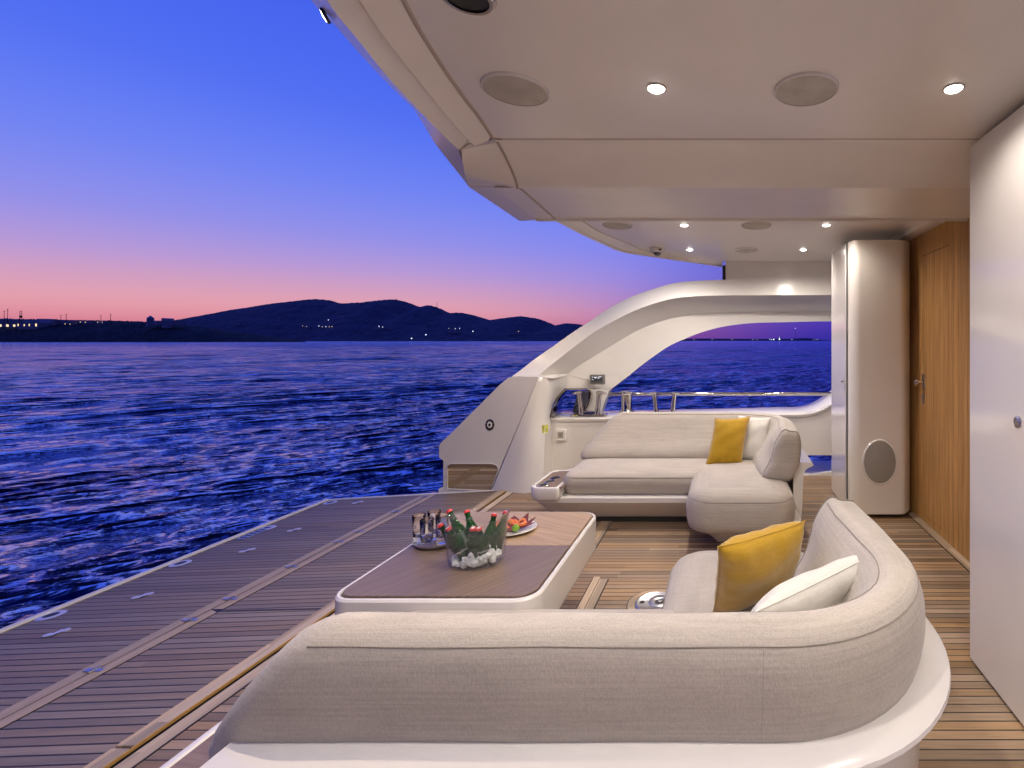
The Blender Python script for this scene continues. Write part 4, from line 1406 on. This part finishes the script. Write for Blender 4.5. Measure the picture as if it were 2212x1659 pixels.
t = thing('column_locker', 'tall white rounded locker column standing against the slatted wall', 'column', (1.2, 3.98, 0))
def arcp(cx, cy, r, a0, a1, n=8):
    return [(cx + r * math.cos(R(a0 + (a1 - a0) * i / n)), cy + r * math.sin(R(a0 + (a1 - a0) * i / n))) for i in range(n + 1)]
plan = [(0.968, 4.35), (0.968, 3.815)] + arcp(1.042, 3.795, 0.074, 190, 270) + arcp(1.345, 3.79, 0.069, 270, 305, 5) + [(1.444, 3.80), (1.452, 3.815), (1.455, 4.35)]
vprism('body', plan, 0.03, 2.115, M_COLUMN, t, bevel=0.006, smooth=40)
vprism('plinth', [(1.02, 4.3), (1.02, 3.83), (1.08, 3.80), (1.38, 3.80), (1.42, 3.86), (1.42, 4.3)], 0.0, 0.031, M_DARK, t, bevel=0)
vprism('locker_door', [(0.968, 4.33), (0.955, 4.325), (0.955, 3.835), (0.968, 3.83)], 0.04, 2.11, M_PANEL, t, bevel=0.003)
vprism('shadow_gap', [(0.972, 4.33), (0.962, 4.33), (0.962, 3.812), (0.972, 3.812)], 0.035, 2.112, M_DARK, t, bevel=0)
p = Vector((0.953, 3.86, PY(1826, 823, 3.86).z))
MB().tube([p + Vector((0.01, 0, 0)), p - Vector((0.012, 0, 0))], 0.006, 12).build('locker_knob', M_CHROME, t)
MB().lathe([(0.010, 0), (0.014, 0.006), (0.010, 0.012), (0.001, 0.013)], p - Vector((0.010, 0, 0)), 14, Matrix.Rotation(R(-90), 3, 'Y')).build('locker_knob', M_CHROME, t)
MB().box(p.x - 0.002, p.x + 0.004, p.y - 0.008, p.y + 0.008, p.z - 0.05, p.z - 0.022).build('keyhole_plate', M_STEEL, t, smooth=0)
# oval speaker in the column
c = PY(1900, 998, 3.72)
t = thing('column_speaker', 'oval grey speaker low on the white column', 'speaker', c)
MB().lathe([(0.134, -0.004), (0.134, 0.006), (0.130, 0.012), (0.124, 0.010)], c, 56, My, True, False, ex=0.97, ey=1.29).build('rim', M_WHITE, t)
MB().lathe([(0.126, 0.008), (0.10, 0.014), (0.05, 0.018), (0.001, 0.019)], c, 56, My, True, True, ex=0.97, ey=1.29).build('grille', M_SPKG, t)

# slat wall at X = 1.5
t = thing('slatted_wall', 'warm teak wall of narrow vertical slats behind the column', 'wall', (1.5, 3.2, 0))
def slats(y0, y1, z0, z1, x, name, parent):
    mb = MB()
    n = int(round((y1 - y0) / 0.0165))
    pt_ = (y1 - y0) / n
    mb.box(x + 0.006, x + 0.02, y0, y1, z0, z1)
    for i in range(n):
        a = y0 + i * pt_
        pr = [(x + 0.0065, a + 0.0022), (x + 0.001, a + 0.0026), (x, a + 0.004), (x, a + pt_ - 0.004), (x + 0.001, a + pt_ - 0.0026), (x + 0.0065, a + pt_ - 0.0022)]
        mb.loft([[Vector((px, py, z0)) for px, py in pr], [Vector((px, py, z1)) for px, py in pr]])
    return mb.build(name, M_SLAT, parent, smooth=0, recalc=False)


DY0, DY1, DZ0, DZ1 = 3.262, 3.69, 0.06, 1.985
slats(DY1 + 0.005, 4.2, 0.0, 2.155, 1.5, 'wall_panel', t)
slats(2.05, DY0 - 0.005, 0.0, 2.155, 1.5, 'wall_panel', t)
slats(DY0 - 0.005, DY1 + 0.005, DZ1 + 0.006, 2.155, 1.5, 'wall_panel', t)
slats(DY0 - 0.005, DY1 + 0.005, 0.0, DZ0 - 0.006, 1.5, 'wall_panel', t)
MB().box(1.512, 1.54, 2.05, 4.2, 0.0, 2.155).build('backing', M_DARK, t, smooth=0)
slats(DY0, DY1, DZ0, DZ1, 1.5, 'slat_door', t)
p = PY(1990, 825, 3.70)
p = Vector((1.5, 3.665, p.z))
door = t.children[-1]
door = [o for o in t.children if o.name.startswith('slat_door')][0]
MB().tube([p, p - Vector((0.055, 0, 0))], 0.008, 10).build('handle', M_CHROME, door)
MB().lathe([(0.012, 0), (0.024, 0.006), (0.026, 0.016), (0.018, 0.026), (0.001, 0.028)], p - Vector((0.045, 0, 0)), 20, Matrix.Rotation(R(-90), 3, 'Y')).build('handle', M_CHROME, door)
MB().box(1.492, 1.5, p.y - 0.018, p.y + 0.018, p.z - 0.05, p.z + 0.06).build('lock_plate', M_STEEL, door, smooth=0, bevel=0.003)
MB().box(1.486, 1.5, p.y - 0.012, p.y + 0.012, p.z - 0.16, p.z - 0.085).build('lock_plate', M_STEEL, door, smooth=0, bevel=0.004)
# base board of the wall
MB().box(1.44, 1.4995, 2.05, 3.86, 0.0005, 0.004).build('threshold_board', M_TEAKX, t, smooth=0)
MB().box(1.434, 1.44, 2.05, 3.86, 0.0004, 0.0025).build('caulking', M_BLACK, t, smooth=0)

# glossy door panel at X = 1.04
t = thing('glossy_door', 'large glossy off-white door panel filling the right edge', 'door', (1.05, 1.2, 0))
pl_ = [(1.040, -1.3), (1.040, 2.065)] + arcp(1.052, 2.065, 0.012, 180, 90, 5) + [(1.30, 2.085), (1.30, -1.3)]
vprism('panel', pl_, 0.012, 2.170, M_PANEL, t, bevel=0.006, segs=3, smooth=40)
vprism('base_gap', [(1.06, -1.3), (1.06, 2.06), (1.28, 2.06), (1.28, -1.3)], 0.0, 0.012, M_DARK, t, bevel=0)
p = Vector((1.04, 1.04 * F / (2199 - U0), 0))
p.z = CH - (911 - V0) / F * p.y
Mx = Matrix.Rotation(R(-90), 3, 'Y')
MB().lathe([(0.021, 0), (0.021, 0.004), (0.014, 0.007)], p, 28, Mx, False, False).build('lock', M_STEEL, t)
MB().lathe([(0.0145, 0.005), (0.008, 0.003), (0.001, 0.007)], p, 24, Mx, False, True).build('keyhole', M_GREY, t)
# cabin side wall farther right, closes the view
tag(MB().box(1.75, 1.8, -1.4, 5.3, 0.0, 2.155).build('cabin_wall', M_COLUMN, smooth=0), 'plain cabin wall behind the slatted wall and glossy door', 'wall')

# ================================================================== SOFAS
YM = 5.32 / 2


def sofa(mirror, label, tray_y0, tray_y1):
    def mp(p):
        return Vector((p.x, 2 * YM - p.y, p.z)) if mirror else Vector(p)

    t = thing('sofa', label, 'sofa', mp(Vector((-0.3, 1.3, 0))), 'pair of curved cockpit sofas')

    def fin(mb):
        mb.v = [tuple(mp(Vector(p))) for p in mb.v]
        return mb

    # path: straight, corner arc, return
    path = []
    for i in range(30):
        path.append((Vector((-1.15 + (1.27) * i / 29, 1.17, 0)), Vector((0, -1, 0))))
    for i in range(1, 16):
        a = R(-90 + 90 * i / 15)
        d = Vector((math.cos(a), math.sin(a), 0))
        path.append((Vector((0.12, 1.47, 0)) + d * 0.30, d))
    for i in range(1, 16):
        path.append((Vector((0.42, 1.47 + 0.43 * i / 15, 0)), Vector((1, 0, 0))))
    nP = len(path)

    def shear(x, z, i):
        w = max(0.0, 1 - i / 29.0)
        return x + w * ((-1.202 + (z - 0.3) * 0.80) + 1.15)

    def sweep(prof, i0=0, i1=None, endround=0.0, wob=0.0, capped=True):
        secs = []
        i1 = i1 if i1 is not None else nP
        cx = sum(p[0] for p in prof) / len(prof)
        cz = sum(p[1] for p in prof) / len(prof)
        rows = [(i, 1.0, 0.0) for i in range(i0, i1)]
        if endround:
            k_ = endround
            pre = [(i0, s_, -d * k_) for s_, d in ((0.10, 1.0), (0.55, 0.97), (0.80, 0.8), (0.93, 0.45))]
            post = [(i1 - 1, s_, d * k_) for s_, d in ((0.975, 0.40), (0.91, 0.68), (0.78, 0.86), (0.5, 0.97), (0.10, 1.0))]
            rows = pre + rows + post
        for i, sc_, dd in rows:
            P, D = path[i]
            T = Vector((-D.y, D.x, 0))
            sec = []
            for a_, (o_, z) in enumerate(prof):
                o2 = cx + (o_ - cx) * sc_
                if wob and i > 38 and o_ < 0.11:
                    o2 -= 0.060 * min(1, (i - 38) / 16.0) * max(0.0, min(1.0, (z - 0.48) / 0.16))
                if wob:
                    o2 *= 1 - 0.20 * max(0.0, (i - 44) / 15.0) ** 1.3
                z2 = cz + (z - cz) * sc_
                p = P + D * o2 + T * dd
                if wob:
                    z2 += wob * 0.0010 * math.sin(i * 0.5 + o_ * 9)
                    p += D * wob * 0.0012 * math.sin(i * 0.45 + z * 14)
                sec.append(Vector((shear(p.x, z2, i), p.y, z2)))
            secs.append(sec)
        return secs

    pc = [(0.10, 0.445), (0.128, 0.49), (0.144, 0.55), (0.149, 0.61), (0.145, 0.66), (0.134, 0.697), (0.114, 0.722), (0.088, 0.736), (0.064, 0.736), (0.040, 0.721), (0.008, 0.684),
          (-0.04, 0.61), (-0.10, 0.53), (-0.165, 0.46), (-0.185, 0.40), (-0.12, 0.375), (0.02, 0.375), (0.08, 0.40)]
    pcs = [(p.x, p.y) for p in cat_rom([Vector((a, b_, 0)) for a, b_ in pc + [pc[0]]], 3)[:-1]]
    bc = fin(MB().loft(sweep(pcs, endround=0.075, wob=1.0))).build('back_cushion', M_FAB, t, smooth=75)

    def seam(o_, z, i0, i1, name='piping', r=0.0019, parent=bc):
        pts = [s_[0] for s_ in sweep([(o_, z)], i0, i1, wob=1.0)]
        fin(MB().tube(pts, r, 6)).build(name, M_FABD, parent)
    seam(0.132, 0.7015, 0, nP)
    seam(0.040, 0.7225, 0, nP)
    # end seam ring on the return end
    P, D = path[-1]
    T = Vector((-D.y, D.x, 0))
    ring = []
    cx = sum(p[0] for p in pcs) / len(pcs); cz = sum(p[1] for p in pcs) / len(pcs)
    for (o_, z) in pcs:
        ring.append(P + D * (cx + (o_ - cx) * 0.975 - (0.060 * max(0.0, min(1.0, (z - 0.48) / 0.16)) if o_ < 0.11 else 0)) * 0.8 + T * 0.030 + Vector((0, 0, cz + (z - cz) * 0.99)))
    fin(MB().tube(ring, 0.0028, 6, True)).build('piping', M_FABD, bc)
    # vertical stitched joint on the back, where the corner starts
    for ii in ((28,) if not mirror else (28, 41)):
        s_ = sweep(pcs, ii, ii + 1, wob=1.0)[0]
        ctr = sum(s_, Vector()) / len(s_)
        pts = [ctr + (p - ctr) * 1.0 for p in s_][:16]
        fin(MB().tube(pts[:], 0.0005, 5)).build('stitched_joint', M_FABD, bc)
    # shell frame
    ps = [(0.07, 0.47), (0.105, 0.496), (0.12, 0.501), (0.195, 0.500), (0.209, 0.494), (0.211, 0.484), (0.200, 0.474), (0.172, 0.462), (0.150, 0.440), (0.140, 0.40), (0.132, 0.20), (0.12, 0.06), (0.08, 0.06), (0.07, 0.2)]
    fin(MB().loft(sweep(ps))).build('shell', M_WHITE, t, smooth=40)
    # floor plinth and base plates
    mb = MB()
    rr_loft(mb, -1.36, 0.50, 1.02, 1.84, 0.10, [(0.05, 0.15), (0.062, 0.135), (0.19, 0.012), (0.20, 0.0), (0.232, 0.0), (0.24, 0.008)])
    fin(mb).build('base', M_WHITE, t, smooth=25)
    mb = MB()
    rr_loft(mb, -0.19, 0.53, 1.2, 2.26, 0.16, [(0.035, 0.15), (0.05, 0.14), (0.15, 0.03), (0.18, 0.02)])
    fin(mb).build('base', M_WHITE, t, smooth=25)
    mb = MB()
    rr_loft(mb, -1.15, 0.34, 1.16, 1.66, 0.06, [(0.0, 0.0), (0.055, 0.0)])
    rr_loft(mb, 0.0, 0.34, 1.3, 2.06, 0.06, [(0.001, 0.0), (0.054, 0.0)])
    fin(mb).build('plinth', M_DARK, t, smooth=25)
    # seats
    def puff(x0, x1, y0, y1, r, z0, z1, name, n=10):
        mb = MB()
        h = z1 - z0
        rr_loft(mb, x0, x1, y0, y1, r, [(z0, 0.03), (z0 + 0.01, 0.012), (z0 + h * 0.22, 0.0), (z0 + h * 0.55, -0.006), (z0 + h * 0.72, 0.004), (z0 + h * 0.80, 0.012), (z0 + h * 0.90, 0.030), (z0 + h * 0.97, 0.065), (z1 - 0.001, 0.12), (z1 + 0.006, 0.17)], n=n)
        s_ = fin(mb).build(name, M_FAB, t, smooth=75)
        q = rrect(x0 + 0.009, x1 - 0.009, y0 + 0.009, y1 - 0.009, r if not isinstance(r, tuple) else r, z0 + h * 0.785, n)
        fin(MB().tube(q, 0.0026, 6, True)).build('piping', M_FABD, s_)
        return s_
    puff(-1.17, 0.02, 1.22, 1.80, (0.07, 0.10, 0.05, 0.05), 0.235, 0.398, 'seat_cushion')
    puff(-0.235, 0.462, 1.28, 2.30, (0.16, 0.17, 0.05, 0.05), 0.15, 0.402, 'seat_cushion')
    # side tray with cup holders
    mb = MB()
    x0, x1 = -1.365, -1.15
    rr_loft(mb, x0, x1, tray_y0, tray_y1, (0.02, 0.085, 0.085 if mirror else 0.02, 0.02), [(0.225, 0.03), (0.235, 0.01), (0.25, 0.0), (0.31, 0.0), (0.32, 0.005), (0.322, 0.010), (0.322, 0.022), (0.316, 0.027)])
    tr = fin(mb).build('side_tray', M_WHITE, t, smooth=35)
    mb = MB()
    rr_loft(mb, x0 + 0.028, x1 + 0.02, tray_y0 + 0.028, tray_y1 - 0.028, (0.02, 0.07, 0.07 if mirror else 0.01, 0.02), [(0.312, 0), (0.3185, 0), (0.3190, 0.002)])
    fin(mb).build('tray_inlay', M_TRAYW, tr, smooth=0)
    for q in range(3):
        cyy = tray_y1 - 0.09 - q * 0.088
        cpos = Vector((-1.285 + 0.012 * q, cyy, 0.319))
        mb = MB().lathe([(0.029, 0.0005), (0.031, 0.003), (0.036, 0.003), (0.038, 0.0005)], cpos, 24, None, False, False)
        fin(mb).build('cup_holder', M_CHROME, tr)
        fin(MB().lathe([(0.030, 0.001), (0.001, 0.0012)], cpos, 24, None, False, True)).build('cup_well', M_BLACK, tr)
    return t


sofa(False, 'near beige sofa seen from behind, its back curving round at the right', 1.0, 1.86)
sofa(True, 'far beige sofa facing the camera below the bulwark window', 1.40, 1.90)


# ---- throw pillows
def pillow(name, label, c, wv, uv, th, m, seed):
    c, wv, uv = Vector(c), Vector(wv), Vector(uv)
    nv = wv.cross(uv).normalized()
    rng = random.Random(seed)
    n = 30
    ph = [rng.random() * 6.28 for _ in range(8)]
    mb = MB()
    def pt(i, j, side):
        a = -1 + 2 * i / n
        b_ = -1 + 2 * j / n
        pin = 1 - 0.07 * (1 - abs(a) ** 2.5) * abs(b_) ** 3
        pin2 = 1 - 0.07 * (1 - abs(b_) ** 2.5) * abs(a) ** 3
        h = ((1 - abs(a) ** 2.6) * (1 - abs(b_) ** 2.6)) ** 0.55
        wr = 0.05 * math.sin(5 * a + 3 * b_ + ph[0]) + 0.04 * math.sin(9 * b_ - 4 * a + ph[1]) + 0.10 * math.sin(14 * a + ph[2]) * abs(b_) ** 4 + 0.10 * math.sin(13 * b_ + ph[3]) * abs(a) ** 4
        h = h * (1 + wr)
        sag = -0.03 * (1 - b_) * (1 - abs(a))
        return c + wv * 0.5 * a * pin2 + uv * 0.5 * (b_ * pin + sag) + nv * side * th * 0.5 * h
    vs = []
    for side in (1, -1):
        for j in range(n + 1):
            for i in range(n + 1):
                vs.append(pt(i, j, side))
    N1 = (n + 1) ** 2
    fs = []
    for s_ in (0, 1):
        for j in range(n):
            for i in range(n):
                k = s_ * N1 + j * (n + 1) + i
                q = (k, k + 1, k + n + 2, k + n + 1)
                fs.append(q if s_ == 0 else q[::-1])
    mb.v, mb.f = [tuple(p) for p in vs], fs
    t = mb.build(name, m, smooth=180)
    tag(t, label, 'cushion', 'throw cushions on the sofas')
    edge = [pt(i, 0, 0) for i in range(n)] + [pt(n, j, 0) for j in range(n)] + [pt(i, n, 0) for i in range(n, 0, -1)] + [pt(0, j, 0) for j in range(n, 0, -1)]
    MB().tube(edge, 0.0022, 6, True).build('seam', m, t)
    return t


pillow('throw_pillow', 'mustard yellow cushion leaning on the far sofa back', (0.040, 3.87, 0.560), (0.285, 0.03, 0.012), (0.075, 0.17, 0.345), 0.13, M_YEL, 1)
pillow('throw_pillow', 'white cushion half hidden behind the yellow one on the far sofa', (0.225, 3.97, 0.565), (0.27, -0.12, 0.0), (0.06, 0.13, 0.33), 0.12, M_WFAB, 2)
pillow('throw_pillow', 'large mustard yellow cushion standing on the near sofa seat', (0.124, 1.70, 0.565), (0.30, 0.215, 0.0), (0.02, -0.22, 0.325), 0.15, M_YEL, 3)
pillow('throw_pillow', 'white cushion tucked in the corner of the near sofa', (0.25, 1.49, 0.545), (0.42, 0.27, 0.05), (0.08, -0.20, 0.27), 0.13, M_WFAB, 4)

# ================================================================== COFFEE TABLE
ZT = 0.42
TX0, TX1, TY0, TY1 = -1.434, -0.672, 1.757, 2.671
t = thing('coffee_table', 'low white coffee table with a two-leaf wooden top', 'coffee table', (-1.05, 2.2, 0))
mb = MB()
rr_loft(mb, TX0, TX1, TY0, TY1, 0.085, [(0.225, 0.03), (0.232, 0.012), (0.245, 0.002), (0.26, 0.0), (ZT - 0.008, 0.0), (ZT, 0.006), (ZT, 0.014), (ZT - 0.006, 0.018), (ZT - 0.02, 0.019), (ZT - 0.021, 0.1)], n=10)
mb.build('frame', M_WHITE, t, smooth=35)
mb = MB()
rr_loft(mb, TX0 + 0.2, TX1 - 0.2, TY0 + 0.2, TY1 - 0.2, 0.05, [(0.0, 0), (0.226, 0)])
mb.build('pedestal', M_WHITE, t, smooth=35)
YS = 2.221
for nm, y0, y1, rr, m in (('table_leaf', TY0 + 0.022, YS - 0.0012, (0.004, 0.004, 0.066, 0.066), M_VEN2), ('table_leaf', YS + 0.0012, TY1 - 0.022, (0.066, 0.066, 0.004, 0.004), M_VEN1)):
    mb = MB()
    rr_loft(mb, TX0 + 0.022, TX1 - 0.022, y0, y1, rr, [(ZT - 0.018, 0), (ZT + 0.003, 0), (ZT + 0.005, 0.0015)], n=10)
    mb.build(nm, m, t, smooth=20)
TT = ZT + 0.0052

# tray and glasses
c = Vector((-1.302, 2.26, TT))
t = thing('serving_tray', 'round metal rimmed tray on the table corner, carrying the glasses', 'tray', c)
MB().lathe([(0.085, 0.0), (0.098, 0.002), (0.108, 0.014), (0.110, 0.020), (0.106, 0.0195), (0.096, 0.006), (0.088, 0.004)], c, 48, None, True, False).build('rim', M_STEEL, t, smooth=50)
MB().lathe([(0.095, 0.004), (0.094, 0.0055), (0.001, 0.0056)], c, 48, None, False, True).build('base', M_TRAYW, t)
for i, (u, v, lb) in enumerate([(905, 1172, 'tall clear tumbler at the left of the tray'), (922, 1183, 'tall clear tumbler at the front of the tray'),
                                (938, 1163, 'tall clear tumbler at the back of the tray'), (955, 1172, 'tall clear tumbler against the ice bucket')]):
    p = PZ(u, v, TT + 0.0058)
    p = Vector((p.x, p.y, TT + 0.0058))
    t = thing('glass', lb, 'glass', p, 'tumblers on the tray')
    MB().lathe([(0.0225, 0.0), (0.024, 0.004), (0.0235, 0.03), (0.0255, 0.07), (0.0275, 0.125), (0.0268, 0.1265), (0.0258, 0.125), (0.0235, 0.07), (0.0205, 0.034), (0.015, 0.028), (0.001, 0.027)], p, 32).build('tumbler', M_GLASS, t, smooth=60)

# ice bucket
bc_ = Vector((-1.030, 2.055, TT))
t = thing('ice_bucket', 'clear oval ice bucket full of bottles on the coffee table', 'ice bucket', bc_)
def oval(rx, ry, z, tilt=0.0, ear=0.0, n=56):
    pts = []
    for k in range(n):
        a = 2 * math.pi * k / n
        cx_, sy_ = math.cos(a), math.sin(a)
        e = 0.78
        x = rx * math.copysign(abs(cx_) ** e, cx_)
        y = ry * math.copysign(abs(sy_) ** e, sy_)
        zz = z + ear * ((abs(cx_) ** 6) * (1.0 if cx_ > 0 else 0.25))
        pts.append(bc_ + Vector((x + tilt * z, y, zz)))
    return pts
prof = [(0.094, 0.078, 0.0), (0.103, 0.087, 0.004), (0.107, 0.091, 0.03), (0.113, 0.097, 0.10), (0.119, 0.103, 0.165), (0.123, 0.106, 0.183)]
secs = [oval(a, b_, z, ear=0.022 * (z / 0.183) ** 4) for a, b_, z in prof]
secs.append([p + Vector(((p.x - bc_.x) * 0.03, (p.y - bc_.y) * 0.03, 0.003)) for p in secs[-1]])
inn = [oval(a - 0.0035, b_ - 0.0035, max(z, 0.006), ear=0.022 * (z / 0.183) ** 4) for a, b_, z in prof[::-1]]
MB().loft(secs + inn).build('bucket', M_ACRYL, t, smooth=60)
# ice
rng = random.Random(3)
mb = MB()
for i in range(260):
    a = rng.random() * 6.28
    r = math.sqrt(rng.random())
    h = 0.012 + 0.034 * rng.random() + (0.014 if rng.random() < 0.3 else 0)
    x, y = 0.091 * r * math.cos(a), 0.075 * r * math.sin(a)
    s_ = 0.006 + 0.006 * rng.random()
    rot = Matrix.Rotation(rng.random() * 6, 3, 'Z') @ Matrix.Rotation(rng.random() * 6, 3, 'X')
    pts = [Vector((sx_ * s_, sy_ * s_ * (0.6 + 0.5 * rng.random()), sz_ * s_ * (0.6 + 0.6 * rng.random()))) for sx_ in (-1, 1) for sy_ in (-1, 1) for sz_ in (-1, 1)]
    pts = [bc_ + Vector((x, y, h)) + rot @ p for p in pts]
    mb.add(pts, [(0, 1, 3, 2), (4, 6, 7, 5), (0, 4, 5, 1), (2, 3, 7, 6), (0, 2, 6, 4), (1, 5, 7, 3)])
tag(mb.build('ice', M_ICE, smooth=0, bevel=0.002), 'heap of crushed ice at the bottom of the clear bucket', 'ice', kind='stuff')

BT = [((969, 1101.5), 2.13, (-0.052, 0.045), 'bottle at the back left of the bucket'),
      ((1007.5, 1102), 2.13, (-0.012, 0.048), 'upright bottle at the back middle of the bucket'),
      ((1068, 1109), 2.12, (0.028, 0.040), 'bottle leaning right at the back of the bucket'),
      ((1093.5, 1104), 2.12, (0.066, 0.030), 'bottle against the right lip of the bucket'),
      ((949.4, 1132), 2.01, (-0.050, -0.008), 'leftmost bottle leaning on the left side of the bucket'),
      ((967, 1140), 1.985, (-0.030, -0.034), 'bottle second from the left at the front of the bucket'),
      ((1021.5, 1140), 1.985, (0.008, -0.036), 'front middle bottle, left of a touching pair'),
      ((1034, 1140), 2.0, (0.044, -0.022), 'front middle bottle, right of a touching pair, its label showing')]
bprof = [(0.001, 0.0), (0.026, 0.0), (0.0295, 0.004), (0.0300, 0.02), (0.0300, 0.105), (0.0275, 0.122), (0.0205, 0.142), (0.0145, 0.158), (0.0128, 0.175), (0.0122, 0.190), (0.0138, 0.193), (0.0138, 0.198), (0.0122, 0.200), (0.0118, 0.206)]
for i, ((u, v), Y, (bx, by), lb) in enumerate(BT):
    cap = PY(u, v, Y)
    base = bc_ + Vector((bx * 0.9, by * 0.75, 0.022))
    d = (cap - base)
    L = d.length
    d.normalize()
    rad_s = 0.83
    zs = L / 0.212
    Mb = d.to_track_quat('Z', 'Y').to_matrix()
    t = thing('beer_bottle', 'green beer ' + lb, 'bottle', base, 'beer bottles in the ice bucket')
    MB().lathe([(r * rad_s, z * zs) for r, z in bprof], base, 28, Mb).build('bottle', M_BOTTLE, t, smooth=50)
    MB().lathe([(0.0145 * rad_s, 0.199 * zs), (0.0152 * rad_s, 0.2005 * zs), (0.0145 * rad_s, 0.208 * zs), (0.012 * rad_s, 0.2115 * zs), (0.001, 0.2125 * zs)], base, 22, Mb).build('cap', M_CAP, t, smooth=50)
    MB().lathe([(0.0068, 0.2128 * zs), (0.001, 0.2132 * zs)], base, 14, Mb, True, True).build('cap_print', M_PAPER, t)
    lo_ = [(0.0304 * rad_s, 0.045 * zs), (0.0304 * rad_s, 0.098 * zs)]
    lab = MB().lathe(lo_, base, 28, Mb, False, False).build('label_band', M_LABEL, t)
    MB().lathe([(0.0150, 0.160 * zs), (0.0136, 0.172 * zs)], base, 24, Mb, False, False).build('neck_foil', M_LABEL, t)
    if i in (1, 5, 7):
        # word on the side that faces the viewer
        vw = (Vector((0, 0, CH)) - base).normalized()
        side = (vw - d * vw.dot(d)).normalized()
        xx = d.cross(side).normalized()
        rotm = Matrix((xx, d, side)).transposed().to_4x4()
        pos = base + d * (0.07 * zs) + side * (0.0312 * rad_s)
        text_obj('label_text', 'Mythos', 0.016, Matrix.Translation(pos) @ rotm, M_PAPER, lab)

# plate of food
c = Vector((-1.030, 2.39, TT))
t = thing('plate', 'oval white plate of seafood and lime behind the ice bucket', 'plate', c)
MB().lathe([(0.06, 0.0), (0.10, 0.006), (0.118, 0.016), (0.117, 0.019), (0.10, 0.010), (0.06, 0.005), (0.001, 0.005)], c, 44, None, ex=1.0, ey=0.9).build('dish', M_CHINA, t, smooth=50)
nap = thing('napkin', 'burgundy paper napkin with zigzag edge under the food', 'napkin', c)
mb = MB()
pts = []
zz = [(-0.05, -0.03), (0.02, -0.045), (0.075, -0.01), (0.11, 0.02), (0.085, 0.022), (0.10, 0.055), (0.065, 0.04), (0.05, 0.085), (0.02, 0.05), (-0.02, 0.08), (-0.05, 0.03)]
hs_ = [0.0, 0, 0.008, 0.02, 0.014, 0.034, 0.018, 0.045, 0.02, 0.03, 0.01]
tp = [c + Vector((x, y, 0.014 + h)) for (x, y), h in zip(zz, hs_)]
mb.loft([tp, [p + Vector((0, 0, 0.0012)) for p in tp]])
mb.build('sheet', M_NAP, nap, smooth=0)
rng = random.Random(11)
fd = thing('seafood', 'heap of orange-pink cooked prawns on the white plate', 'food', c)
for i in range(13):
    a = rng.random() * 6.28
    r = 0.012 + 0.045 * math.sqrt(rng.random())
    q = c + Vector((r * math.cos(a) - 0.005, r * 0.8 * math.sin(a), 0.024 + 0.012 * rng.random()))
    cur = []
    a0 = rng.random() * 6.28
    for j in range(8):
        an = a0 + j * 0.42
        cur.append(q + Vector((0.016 * math.cos(an), 0.016 * math.sin(an), 0.006 * math.sin(j * 0.5))))
    MB().tube(cur, [0.003, 0.006, 0.008, 0.0085, 0.008, 0.007, 0.005, 0.002], 10).build('prawn', M_PRAWN, fd)


def lime(p, r, label, half=False, d=(0, -0.4, 1)):
    t = thing('lime', label, 'lime', p, 'limes on the plate')
    Ml = Vector(d).to_track_quat('Z', 'Y').to_matrix()
    if half:
        prf = [(r * math.cos(a), r * math.sin(a)) for a in [R(-90 + 9 * k) for k in range(11)]]
        prf[0] = (0.0005, -r)
        MB().lathe(prf, p, 24, Ml, True, True).build('skin', M_LIME, t)
        MB().lathe([(r * 0.93, 0.0004), (r * 0.9, 0.0012), (0.0005, 0.0013)], p, 24, Ml, True, True).build('flesh', M_LIMEC, t)
    else:
        prf = [(r * math.cos(a), r * 1.05 * math.sin(a)) for a in [R(-88 + 11 * k) for k in range(17)]]
        MB().lathe(prf, p, 24, Ml, True, True).build('skin', M_LIME, t)
    return t


k = 0.239
lime(PY(1114, 1141, 2.34), 0.017, 'whole green lime at the front right of the plate')
lime(PY(1105, 1133, 2.42), 0.016, 'whole green lime partly behind the front one')
lime(PY(1080, 1150, 2.30), 0.015, 'lime half with pale cut face beside the bucket', True, (-0.2, -1, 0.5))
lime(PY(1083, 1137, 2.36), 0.013, 'lime wedge standing among the prawns', True, (-0.7, -0.8, 0.6))
lime(PY(1090, 1138, 2.36), 0.013, 'second lime wedge to the right among the prawns', True, (0.7, -0.8, 0.5))

print('BUILT', len(bpy.data.objects))
